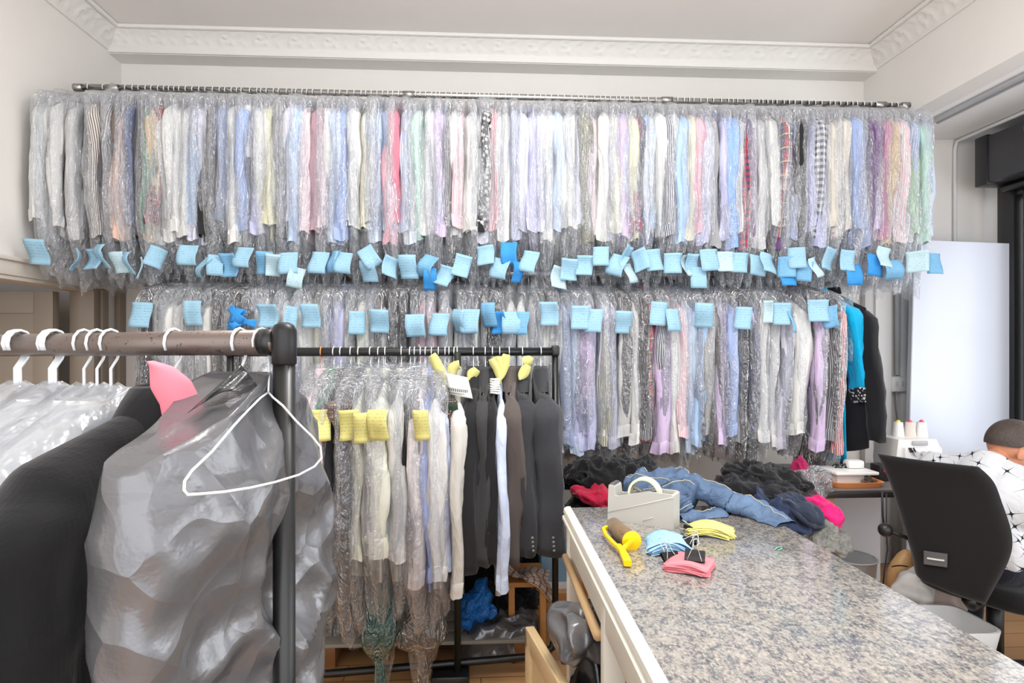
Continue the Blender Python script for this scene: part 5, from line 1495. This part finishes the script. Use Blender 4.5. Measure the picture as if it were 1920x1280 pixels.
cro = thing('crate', 'pine crate standing under the pale blue box', 'crate', (b_.x, 3.3, 0))
MB().span((b_.x - .09, 3.16, 0), (b_.x + .12, 3.52, b_.z - .08), bev=.004).build('crate_body', wood('light pine', (222, 184, 132), (198, 156, 104), sc=(14, 1, 1)), cro, True, auto=30)
MB().span((b_.x - .095, 3.155, b_.z - .13), (b_.x + .125, 3.525, b_.z - .085), bev=.003).build('rail', orange_w, cro, True, auto=30)
for i, (x, l) in enumerate(((-1.05, 'brown grey heap of clothes on the floor below the left end of the lower row'), (-.62, 'dark heap of clothes on the floor behind the pink blouse'), (-.18, 'black heap of clothes on the floor behind the ivory shirt'), (.10, 'black heap of clothes on the floor behind the suit jackets'))):
    c = Vector((x, 3.42, .24))
    o = thing('clothes_heap', l, 'clothes', c)
    blob(c, (.25, .2, .27), i * 2.3 + 1, .05, flat=.235).build('cloth', fabric('dusty brown cloth', (84, 76, 68), wr=1) if i == 0 else blackcl, o)

# ================================================================= sewing corner
TZ = .75
tb2 = thing('sewing_table', 'work table with a black edge carrying the sewing machines', 'table', (2.4, 3.1, 0))
MB().span((1.63, 2.76, TZ - .028), (3.3, 3.46, TZ), bev=.003).build('tabletop', plain('black laminate edge', (44, 42, 42), .3), tb2, True, auto=30)
MB().span((1.66, 2.79, TZ - .0005), (3.28, 3.44, TZ + .002)).build('surface', plain('grey laminate', (120, 116, 114), .35), tb2, False)
for x in (1.70, 3.22):
    for y in (2.82, 3.40):
        MB().span((x - .02, y - .02, 0), (x + .02, y + .02, TZ - .028), bev=.003).build('leg', pine if x < 2 else steel, tb2, True, auto=30)
MB().span((1.66, 3.30, .1), (2.3, 3.31, TZ - .03)).build('back_board', plain('white board', (228, 230, 236), .5), tb2, False)
wp = plain('white machine enamel', (234, 233, 230), .3, 0, .5)
# small flat machine with orange tray
ot = thing('tray', 'shallow orange tray under the small white machine', 'tray', (0, 0, 0))
m0 = at(1592, 908, 2.92)
PMc = PM[ot]
def rr_(x, y, w, d, z, k=.35, n=28): return [(x + w * math.copysign(abs(math.cos(a)) ** k, math.cos(a)), y + d * math.copysign(abs(math.sin(a)) ** k, math.sin(a)), z) for a in [2 * PI * j / n for j in range(n)]]
MB().loft([rr_(m0.x, 2.93, .120, .10, TZ + .003), rr_(m0.x, 2.93, .135, .115, TZ + .030), rr_(m0.x, 2.93, .128, .108, TZ + .030), rr_(m0.x, 2.93, .115, .095, TZ + .010)], True, True).build('tray_body', plain('orange plastic', (238, 92, 30), .35), ot, True, auto=50)
mm_ = thing('sewing_machine', 'small white sewing machine lying in the orange tray', 'sewing machine', (m0.x, 2.93, TZ))
MB().span((m0.x - .10, 2.86, TZ + .012), (m0.x + .075, 3.0, TZ + .062), bev=.006).build('base', plain('grey white casting', (206, 202, 198), .4), mm_, True, auto=30)
MB().span((m0.x - .115, 2.84, TZ + .062), (m0.x + .105, 3.02, TZ + .078), bev=.005).build('bed_plate', wp, mm_, True, auto=30)
MB().span((m0.x + .0, 2.92, TZ + .078), (m0.x + .085, 2.98, TZ + .12), bev=.012).build('arm', wp, mm_, True, auto=30)
for k, (dx, dz, r_) in enumerate(((.05, .045, .014), (.08, .03, .012), (.03, .03, .010))):
    MB().tube([(m0.x + dx, 2.858, TZ + dz), (m0.x + dx, 2.835, TZ + dz)], r_, 12).build('knob', steel, mm_, True, auto=30)
for k in range(6):
    a = at(1560 + k * 6, 873 + (k % 3) * 4, 2.95)
    tag(MB().tube([a, a + Vector((.012, -.01, .012)), a + Vector((.022, .0, -.006)), a + Vector((.03, -.01, .006))], .004, 6).build('machine_foot', blk, mm_))
ct = at(1570, 868, 3.05)
pt_ = thing('plastic_bag', 'clear crumpled plastic standing behind the small white machine', 'bag', ct)
blob(ct + Vector((0, .05, -.03)), (.075, .05, .09), 7.4, .04, sc=2).build('bag_body', clear, pt_)
# overlocker with three cones of thread
ov = thing('overlocker', 'white overlock machine with dials on the sewing table', 'sewing machine', (0, 0, TZ))
a0, a1 = at(1683, 870, 2.98), at(1768, 870, 2.98)
ztop = at(1700, 824, 2.98).z
xa, xb = a0.x, a1.x
MB().extrude([(xa, TZ + .004), (xb + .02, TZ + .004), (xb + .02, TZ + .10), (xb - .035, ztop), (xa + .005, ztop), (xa - .01, TZ + .1)], 2.98, 3.16, 'y').build('body', wp, ov, True, auto=25)
MB().span((xa + .03, 2.965, TZ + .09), (xb - .015, 2.985, ztop - .04), bev=.006).build('front_panel', plain('pale grey panel', (226, 226, 226), .35), ov, True, auto=30)
hsl = MB().box(((xa + xb) / 2 - .005, 2.976, ztop - .018), (.085, .014, .026), bev=.006)
hsl.build('carry_handle', plain('mid grey plastic', (176, 176, 178), .4), ov, True, auto=30)  # handle in a darker grey than the panel
for dx in (.085, .125, .16):
    zz = TZ + .145
    MB().tube([(xa + dx, 2.968, zz), (xa + dx, 2.950, zz)], .0135, 14).build('dial', plain('light grey dial', (190, 190, 190), .4), ov, True, auto=30)
for dx in (.05, .06, .075):
    MB().tube([(xa + dx, 2.967, zz + .03), (xa + dx + .006, 2.955, zz + .008)], .004, 6).build('lever', blk, ov)
for i, (px, l, tc_) in enumerate(((1684, 'white thread cone with a yellow tip on the overlocker, leftmost', (226, 220, 90)), (1706, 'beige thread cone with a pink tip, middle of the three', (222, 90, 120)), (1728, 'white thread cone with a pink tip, rightmost of the three', (230, 80, 110)))):
    c = at(px, 815, 3.1)
    sp = thing('thread_cone', l, 'thread', (c.x, c.y, ztop), 0, 'thread cones on the overlocker')
    z0 = ztop - .002
    zt = ztop + .088
    MB().tube([(c.x, c.y, z0), (c.x, c.y, z0 + .004), (c.x, c.y, zt - .012)], [.030, .030, .022], 20).build('thread', fabric('thread ' + str(i), (232, 230, 228) if i != 1 else (214, 204, 196), wr=.3), sp, True, auto=30)
    MB().tube([(c.x, c.y, zt - .012), (c.x, c.y, zt - .004), (c.x, c.y, zt)], [.012, .010, .004], 14).build('cone_tip', plain('tip ' + str(i), tc_, .4), sp, True, auto=30)
rb0 = at(1650, 868, 3.0)
o = thing('pincushion', 'small black and red box left of the overlocker', 'box', rb0)
MB().box((rb0.x, 3.0, TZ + .045), (.06, .08, .085), bev=.008).build('box_body', plain('black box', (40, 36, 40), .4), o, True, auto=30)
MB().box((rb0.x + .004, 2.957, TZ + .06), (.03, .006, .02), bev=.002).build('red_label', plain('red label', (190, 40, 60), .5), o, True, auto=30)
# cables below the table
for pts, l in (((( 1654, 922), (1655, 965), (1658, 1000)), 'thick black cable hanging from the table edge'), (((1662, 925), (1662, 1000), (1664, 1030), (1658, 1070), (1656, 1095)), 'thin grey cable hanging down to the floor behind the chair')):
    tag(MB().tube([at(x, y, 2.74) for x, y in pts], .005 if 'thick' in l else .003, 6).build('cable', plain('dark cable', (50, 52, 58), .5), None), l, 'cable')
wb = thing('waste_bin', 'pale grey waste bin on the floor under the sewing table', 'bin', (0, 0, 0))
w_ = at(1605, 1048, 2.95)
MB().loft([[(w_.x + r * math.cos(a), 2.98 + r * math.sin(a), z) for a in [2 * PI * k / 28 for k in range(28)]] for r, z in ((.085, 0), (.112, w_.z), (.116, w_.z + .004), (.108, w_.z), (.082, .02))], True, True).build('bin_body', plain('pale grey plastic bin', (206, 207, 210), .35), wb, True, auto=50)
MB().tube([(w_.x + .113 * math.cos(a), 2.98 + .113 * math.sin(a), w_.z) for a in [2 * PI * k / 24 for k in range(25)]], .005, 6).build('rim', plain('pale grey rim', (190, 191, 196), .35), wb)
wl = thing('wooden_last', 'rounded beige wooden block with a dark band beside the chair', 'wooden block', at(1685, 1080, 2.75))
blob(at(1688, 1070, 2.72), (.05, .05, .11), 1.5, .004, rot=Matrix.Rotation(.35, 3, 'Y')).build('block', wood('honey beech', (200, 160, 112), (178, 136, 88)), wl)
MB().tube([at(1672 + 30 * k / 8, 1062 - 2 * math.sin(PI * k / 8), 2.66) for k in range(9)], .003, 6).build('band', blk, wl)
for px, py, r, c, l, s in ((1722, 1110, (.09, .08, .09), (212, 210, 208), 'white plastic sack on the floor behind the chair, left one', 3), (1762, 1120, (.09, .08, .09), (200, 184, 178), 'pinkish plastic sack on the floor behind the chair, right one', 5)):
    c_ = at(px, py, 2.55)
    o = thing('sack', l, 'bag', c_)
    blob(c_, r, s, .03).build('sack_body', plain('sack ' + str(s), c, .4, bump=.4), o)

# ---------------------------------------------------------------- office chair
mesh_ = fabric('black upholstery', (22, 21, 22), wr=.08)
mesh_p = plain('black chair plastic', (18, 18, 19), .4)
ch = thing('office_chair', 'black high backed office chair behind the counter', 'chair', (1.95, 2.36, 0))
LB_ = [(1640, 852), (1647, 880), (1662, 925), (1697, 1041), (1706, 1080), (1722, 1095)]
RB_ = [(1828, 876), (1852, 905), (1866, 945), (1886, 1010), (1879, 1060), (1836, 1140)]
def chY(px): return 2.42 - (px - 1637) / 248 * .39
def bez(L, v):
    s = v * (len(L) - 1); i = min(int(s), len(L) - 2); f = s - i
    p0, p1, p2, p3 = L[max(i - 1, 0)], L[i], L[i + 1], L[min(i + 2, len(L) - 1)]
    return [.5 * (2 * p1[k] + (p2[k] - p0[k]) * f + (2 * p0[k] - 5 * p1[k] + 4 * p2[k] - p3[k]) * f * f + (3 * p1[k] - p0[k] - 3 * p2[k] + p3[k]) * f ** 3) for k in (0, 1)]
FWD = Vector((.86, .51, 0))
def chf(u, v):
    l, r = bez(LB_, v), bez(RB_, v)
    px, py = l[0] + (r[0] - l[0]) * u, l[1] + (r[1] - l[1]) * u
    p = at(px, py, chY(px))
    p += FWD * (.05 * v - .02 * math.sin(PI * u) + .015 * math.sin(v * 5))
    return p
def chs(u, v):
    e = min(u, 1 - u, v, 1 - v)
    return math.sqrt(min(1, max(0, e) / .09 + .02))
bk = MB()
nu, nv = 26, 30
def back_face(sg): return lambda u, v: chf(u, v) + FWD * (.026 + sg * .026 * chs(u, v))
b0_ = len(bk.v); bk.grid(back_face(-1), nu, nv, .4, .5); b1_ = len(bk.v); bk.grid(back_face(1), nu, nv, .4, .5)
W_ = nu + 1
rim = [j for j in range(W_)] + [i * W_ + nu for i in range(1, nv + 1)] + [nv * W_ + j for j in range(nu - 1, -1, -1)] + [i * W_ for i in range(nv - 1, 0, -1)]
for q in range(len(rim)):
    a, c = rim[q], rim[(q + 1) % len(rim)]
    bk.f.append((b0_ + a, b1_ + a, b1_ + c, b0_ + c)); bk.uv.append([(0, 0)] * 4)
bk.build('backrest', mesh_, ch)
def plate(p0, p1, q0, q1, off, th, m, nm):
    def fn(u, v):
        px = p0 + (p1 - p0) * u; py = q0 + (q1 - q0) * v + (px - p0) * .115
        p = at(px, py, chY(px))
        # sit on the back surface
        best = None
        for i in range(27):
            for j in range(27):
                s = chf(.05 + .9 * i / 26, .3 + .7 * j / 26)
                d = (s - p); d -= FWD * d.dot(FWD)
                if best is None or d.length < best[0]: best = (d.length, s)
        t_ = (best[1] - p).dot(FWD)
        return (p + FWD * (t_ - off), -FWD)
    return MB().sheet(fn, 2, 2, th).build(nm, m, ch, False)
lb_ = plate(1730, 1776, 1033, 1058, .010, .004, plain('grey label', (92, 92, 94), .45), 'label_plate'); lb_['label'] = 'grey label with a white line'
plate(1737, 1771, 1045, 1048, .014, .002, plain('white print', (210, 210, 210), .6), 'label_line')
seat_c = Vector((2.14, 2.36, .475))
rz_ = Matrix.Rotation(math.atan2(FWD.y, FWD.x), 3, 'Z')
MB().loft([[seat_c + rz_ @ Vector((w * .23 * math.copysign(abs(math.cos(a)) ** .5, math.cos(a)), w * .235 * math.copysign(abs(math.sin(a)) ** .5, math.sin(a)), z)) for a in [2 * PI * k / 32 for k in range(32)]] for w, z in ((.86, -.045), (.97, -.03), (1.0, 0), (.97, .03), (.85, .04))], True, True).build('seat', mesh_, ch)
MB().tube([seat_c + Vector((0, 0, -.05)), Vector((seat_c.x, seat_c.y, .12))], .03, 14).build('gas_column', mesh_p, ch)
MB().tube([seat_c + rz_ @ Vector((-.12, 0, -.05)), seat_c + rz_ @ Vector((-.24, 0, -.045)), seat_c + rz_ @ Vector((-.28, 0, -.01))], .022, 10).build('back_bracket', mesh_p, ch)
for k in range(5):
    a = k * 2 * PI / 5 + .3
    e_ = Vector((seat_c.x + .29 * math.cos(a), seat_c.y + .29 * math.sin(a), .075))
    lg = MB().tube([Vector((seat_c.x, seat_c.y, .12)), e_], [.026, .016], 10).build('base_leg', mesh_p, ch)
    MB().tube([e_ + Vector((-.02 * math.sin(a), .02 * math.cos(a), -.045)), e_ + Vector((.02 * math.sin(a), -.02 * math.cos(a), -.045))], .03, 14).build('castor', mesh_p, lg, True, auto=30)
kn = at(1660, 993, 2.36)
MB().ball(kn, (.028, .028, .028), 18, 12).build('knob', plain('black knob', (28, 28, 30), .35), ch)
MB().tube([kn + Vector((.02, 0, -.005)), at(1690, 1004, 2.36), at(1705, 1010, 2.37)], .0085, 8).build('knob_stem', mesh_p, ch)
tr0 = at(1828, 1155, 2.05)
wt = thing('crate', 'white plastic tray under the chair at the counter edge', 'tray', (tr0.x, 2.35, 0))
MB().loft([rr_(tr0.x + .05, 2.30, .17, .12, .24), rr_(tr0.x + .05, 2.30, .19, .135, .35), rr_(tr0.x + .05, 2.30, .18, .125, .35), rr_(tr0.x + .05, 2.30, .16, .11, .25)], True, True).build('tray_body', plain('white tray plastic', (216, 216, 216), .35), wt, True, auto=50)
MB().span((tr0.x - .08, 2.22, 0), (tr0.x + .18, 2.38, .24), bev=.004).build('stand', plain('dark stand', (50, 48, 48), .5), wt, True, auto=30)

hb0 = thing('holdall', 'black fabric bag on the floor beside the foot of the office chair', 'bag', (2.0, 1.95, 0))
blob((2.02, 1.93, .16), (.26, .13, .15), 6.1, .04, n=64, nv=44, flat=.14, pw=.8).build('bag_body', blackcl, hb0)
MB().tube([(1.86, 1.93, .28), (1.92, 1.92, .36), (2.08, 1.92, .37), (2.16, 1.93, .28)], .011, 8).build('bag_handle', blackcl, hb0)
# ---------------------------------------------------------------- the person, bent over the work, facing away to the shop front
def pers(f, s, z): return Vector((1.99, 2.33, 0)) + FWD * f + Vector((-.51, .86, 0)) * s + Vector((0, 0, z))   # f forward, s to their left
skin = NT('skin'); sn = skin.noise(skin.coord(), 30, 3)
skin_m = skin.done(skin.pbr(skin.mix(sn, rgb((178, 120, 92)), rgb((196, 138, 108))), .5, 0, .35))
pz = thing('person', 'person in a white shirt with black star scratches, bent forward on the office chair', 'person', pers(0, 0, 0))
hc = Vector((2.352, 2.505, .998))                     # head centre
tilt = Matrix.Rotation(-.20, 3, 'Z') @ Matrix.Rotation(.55, 3, 'Y')
def hd_(x, y, z): return hc + tilt @ Vector((x, y, z))      # x face, y their left, z crown
b = MB()
b.ball(hd_(-.010, 0, .022), (.100, .078, .098), 22, 14, tilt)
b.ball(hd_(.022, 0, -.040), (.072, .062, .082), 18, 12, tilt)
b.ball(hd_(.050, 0, -.092), (.030, .030, .026), 12, 8, tilt)
b.capsule([hd_(.086, 0, .018), hd_(.100, 0, -.012), hd_(.108, 0, -.022)], [.010, .013, .014])
b.capsule([hd_(.092, -.014, -.028), hd_(.092, .014, -.028)], [.010, .010])
b.capsule([hd_(.088, -.02, -.058), hd_(.094, 0, -.058), hd_(.088, .02, -.058)], [.008, .010, .008])
b.capsule([hd_(.083, -.036, .028), hd_(.090, 0, .030), hd_(.083, .036, .028)], [.011, .012, .011])
for s_ in (-1, 1):
    b.ball(hd_(-.004, s_ * .082, -.012), (.021, .010, .034), 12, 8, tilt)
    b.capsule([hd_(-.016, s_ * .086, .008), hd_(-.008, s_ * .09, .016), hd_(.006, s_ * .088, .010)], [.006, .006, .006])
b.capsule([hd_(-.025, 0, -.075), (hd_(-.025, 0, -.075) + pers(.25, 0, .95)) / 2, pers(.24, 0, .91)], [.048, .052, .062], 16)
# trunk, arms, legs under the clothes
b.capsule([pers(.02, 0, .62), pers(.06, 0, .70), pers(.14, 0, .82), pers(.19, 0, .88)], [.14, .13, .13, .075], 18)
for s_ in (-1, 1):
    sh_ = pers(.19, s_ * .185, .88); el = pers(.33, s_ * .25, .77); wr = pers(.56, s_ * .13, .80)
    b.capsule([sh_, sh_.lerp(el, .5), el], [.058, .048, .042])
    b.capsule([el, el.lerp(wr, .4), wr], [.042, .040, .028])
    hv = (pers(.66, s_ * .09, .792) - wr).normalized()
    sdv = hv.cross(Vector((0, 0, 1))).normalized() * s_
    pm = wr + hv * .055
    b.capsule([wr, wr + hv * .03 + sdv * .012, wr + hv * .085 + sdv * .014], [.026, .026, .022])
    b.capsule([wr + hv * .03 - sdv * .012, wr + hv * .085 - sdv * .020], [.024, .020])
    for k, (o_, ln_) in enumerate(((-.030, .066), (-.010, .076), (.010, .072), (.029, .056))):
        base_ = wr + hv * (.088 if k in (1, 2) else .082) + sdv * o_
        b.capsule([base_, base_ + hv * ln_ * .45 + Vector((0, 0, .006)), base_ + hv * ln_ * .78 + Vector((0, 0, -.008)), base_ + hv * ln_ * .95 + Vector((0, 0, -.020))], [.0098, .009, .0084, .0074], 10)
    tb_ = wr + hv * .035 - sdv * .026
    b.capsule([tb_, tb_ + hv * .024 - sdv * .022, tb_ + hv * .052 - sdv * .026 + Vector((0, 0, -.006))], [.013, .0115, .0095], 10)
    hp_ = pers(.05, s_ * .10, .60); kn_ = pers(.44, s_ * .14, .57); an = pers(.42, s_ * .14, .10)
    b.capsule([hp_, hp_.lerp(kn_, .5), kn_], [.10, .082, .062], 14)
    b.capsule([kn_, kn_.lerp(an, .35), an], [.058, .056, .038], 14)
    b.capsule([an + Vector((0, 0, -.04)), an + FWD * .10 + Vector((0, 0, -.06)), an + FWD * .17 + Vector((0, 0, -.065))], [.042, .038, .030])
bo = b.build('body', skin_m, pz)
md = bo.modifiers.new('remesh', 'REMESH'); md.mode = 'VOXEL'; md.voxel_size = .0052
md = bo.modifiers.new('smooth', 'SMOOTH'); md.factor = .5; md.iterations = 4
for s_ in (-1, 1):
    MB().ball(hd_(.082, s_ * .031, .012), (.011, .012, .011), 14, 10, tilt).build('eye', plain('eye white', (225, 222, 218), .2), bo)
# hair: close crop, thin on top
hr = MB()
def hfn(u, v):
    a = PI * 2 * u
    th = .02 + v * (PI * .50 + PI * .17 * max(0, -math.cos(a)) ** .6)
    if math.cos(a) > 0: th = .02 + v * (PI * .50 - .50 * math.cos(a))
    d = Vector((math.sin(th) * math.cos(a), math.sin(th) * math.sin(a), math.cos(th)))
    r_ = 1.085 + .012 * math.sin(a * 9 + v * 7) - .03 * max(0, v - .85) * 6 * .3
    return hd_(-.012 + d.x * .100 * r_, d.y * .078 * r_, .022 + d.z * .098 * r_)
hm_ = NT('short dark hair')
hc_ = hm_.add('ShaderNodeMapping'); hc_.inputs['Scale'].default_value = (60, 260, 60); hm_.ln(hm_.coord(), hc_.inputs[0])
hn = hm_.noise(hc_.outputs[0], 1.0, 3, .6)
hm_ = hm_.done(hm_.pbr(hm_.mix(hn, rgb((34, 28, 26)), rgb((84, 70, 62))), .55, 0, .4, hm_.bump(hn, .6, .006)))
MB().grid(hfn, 40, 18).build('hair', hm_, pz)
# clothing
stn = NT('white shirt with black star scratches')
vo = stn.add('ShaderNodeTexVoronoi'); vo.inputs['Scale'].default_value = 14; vo.inputs['Randomness'].default_value = .9
co_ = stn.coord(); stn.ln(co_, vo.inputs['Vector'])
df = stn.add('ShaderNodeVectorMath', operation='SUBTRACT'); stn.ln(co_, df.inputs[0])
sc_ = stn.add('ShaderNodeVectorMath', operation='SCALE'); stn.ln(vo.outputs['Position'], sc_.inputs[0]); sc_.inputs['Scale'].default_value = 1.0
stn.ln(sc_.outputs[0], df.inputs[1])
rt = stn.add('ShaderNodeVectorRotate', rotation_type='AXIS_ANGLE'); stn.ln(df.outputs[0], rt.inputs['Vector'])
rt.inputs['Axis'].default_value = (.5, .8, .2)
sx_ = stn.add('ShaderNodeSeparateColor'); stn.ln(vo.outputs['Color'], sx_.inputs[0])
stn.ln(stn.math('MULTIPLY', sx_.outputs[0], 2.5), rt.inputs['Angle'])
se = stn.add('ShaderNodeSeparateXYZ'); stn.ln(rt.outputs[0], se.inputs[0])
pr2 = stn.math('ABSOLUTE', stn.math('MULTIPLY', se.outputs[0], se.outputs[2]))
ln2 = stn.add('ShaderNodeVectorMath', operation='LENGTH'); stn.ln(df.outputs[0], ln2.inputs[0])
star = stn.math('MULTIPLY', stn.math('LESS_THAN', pr2, .000013), stn.math('LESS_THAN', ln2.outputs['Value'], .042))
colS = stn.mix(star, rgb((192, 194, 198)), rgb((28, 28, 34)))
stn = stn.done(stn.pbr(colS, .8, 0, .2, stn.bump(stn.noise(co_, 16, 3, .5, .6), .45, .02)))
s = MB()
s.capsule([pers(.01, 0, .635), pers(.06, 0, .71), pers(.15, 0, .83), pers(.20, 0, .90)], [.150, .152, .158, .110], 24)
s.capsule([pers(.19, -.17, .872), pers(.20, 0, .915), pers(.20, .17, .892)], [.076, .080, .078], 18)
s.capsule([pers(.12, -.10, .80), pers(.12, .10, .80)], [.135, .135], 18)
s.capsule([pers(.03, -.09, .635), pers(.03, .09, .635)], [.12, .12], 18)
for s_ in (-1, 1):
    sh_ = pers(.195, s_ * .185, .895 if s_ > 0 else .872); el = pers(.33, s_ * .25, .77); wr = pers(.56, s_ * .13, .80)
    s.capsule([sh_, sh_.lerp(el, .5), el], [.080, .070, .060], 16)
    s.capsule([el, el.lerp(wr, .5), el.lerp(wr, .8)], [.060, .054, .046], 16)
so = s.build('shirt', stn, pz)
md = so.modifiers.new('remesh', 'REMESH'); md.mode = 'VOXEL'; md.voxel_size = .009
md = so.modifiers.new('smooth', 'SMOOTH'); md.factor = .6; md.iterations = 8
cn = MB()
n0_, n1_ = pers(.24, 0, .91), hd_(-.025, 0, -.075)
cr0 = n0_.lerp(n1_, .42)
cdir = (n1_ - n0_).normalized()
cx_ = cdir.cross(Vector((-.51, .86, 0))).normalized(); cy_ = cdir.cross(cx_)
cn.loft([[cr0 + cdir * h_ + cx_ * r_ * math.cos(a) + cy_ * r_ * math.sin(a) for a in [2 * PI * k / 28 for k in range(28)]] for r_, h_ in ((.100, -.060), (.082, -.03), (.066, .010), (.0625, .014), (.058, .010), (.056, -.02))])
cn.build('shirt_collar', fabric('white shirt collar cloth', (200, 202, 206), wr=.3), so)
tr2 = MB()
tr2.capsule([pers(.03, -.08, .60), pers(.03, .08, .60)], [.115, .115], 18)
for s_ in (-1, 1):
    hp_ = pers(.05, s_ * .10, .60); kn_ = pers(.44, s_ * .14, .57); an = pers(.42, s_ * .14, .12)
    tr2.capsule([hp_, hp_.lerp(kn_, .5), kn_], [.118, .10, .08], 16)
    tr2.capsule([kn_, kn_.lerp(an, .4), an], [.078, .07, .056], 16)
to = tr2.build('trousers', fabric('dark navy trousers', (26, 28, 40), wr=.4), pz)
md = to.modifiers.new('remesh', 'REMESH'); md.mode = 'VOXEL'; md.voxel_size = .010
md = to.modifiers.new('smooth', 'SMOOTH'); md.factor = .6; md.iterations = 6
for s_ in (-1, 1):
    an = pers(.42, s_ * .14, .06)
    MB().capsule([an + FWD * -.03 + Vector((0, 0, -.012)), an + FWD * .08 + Vector((0, 0, -.018)), an + FWD * .19 + Vector((0, 0, -.024))], [.048, .044, .034], 14).build('shoe', plain('black shoe leather', (26, 24, 24), .35), pz)
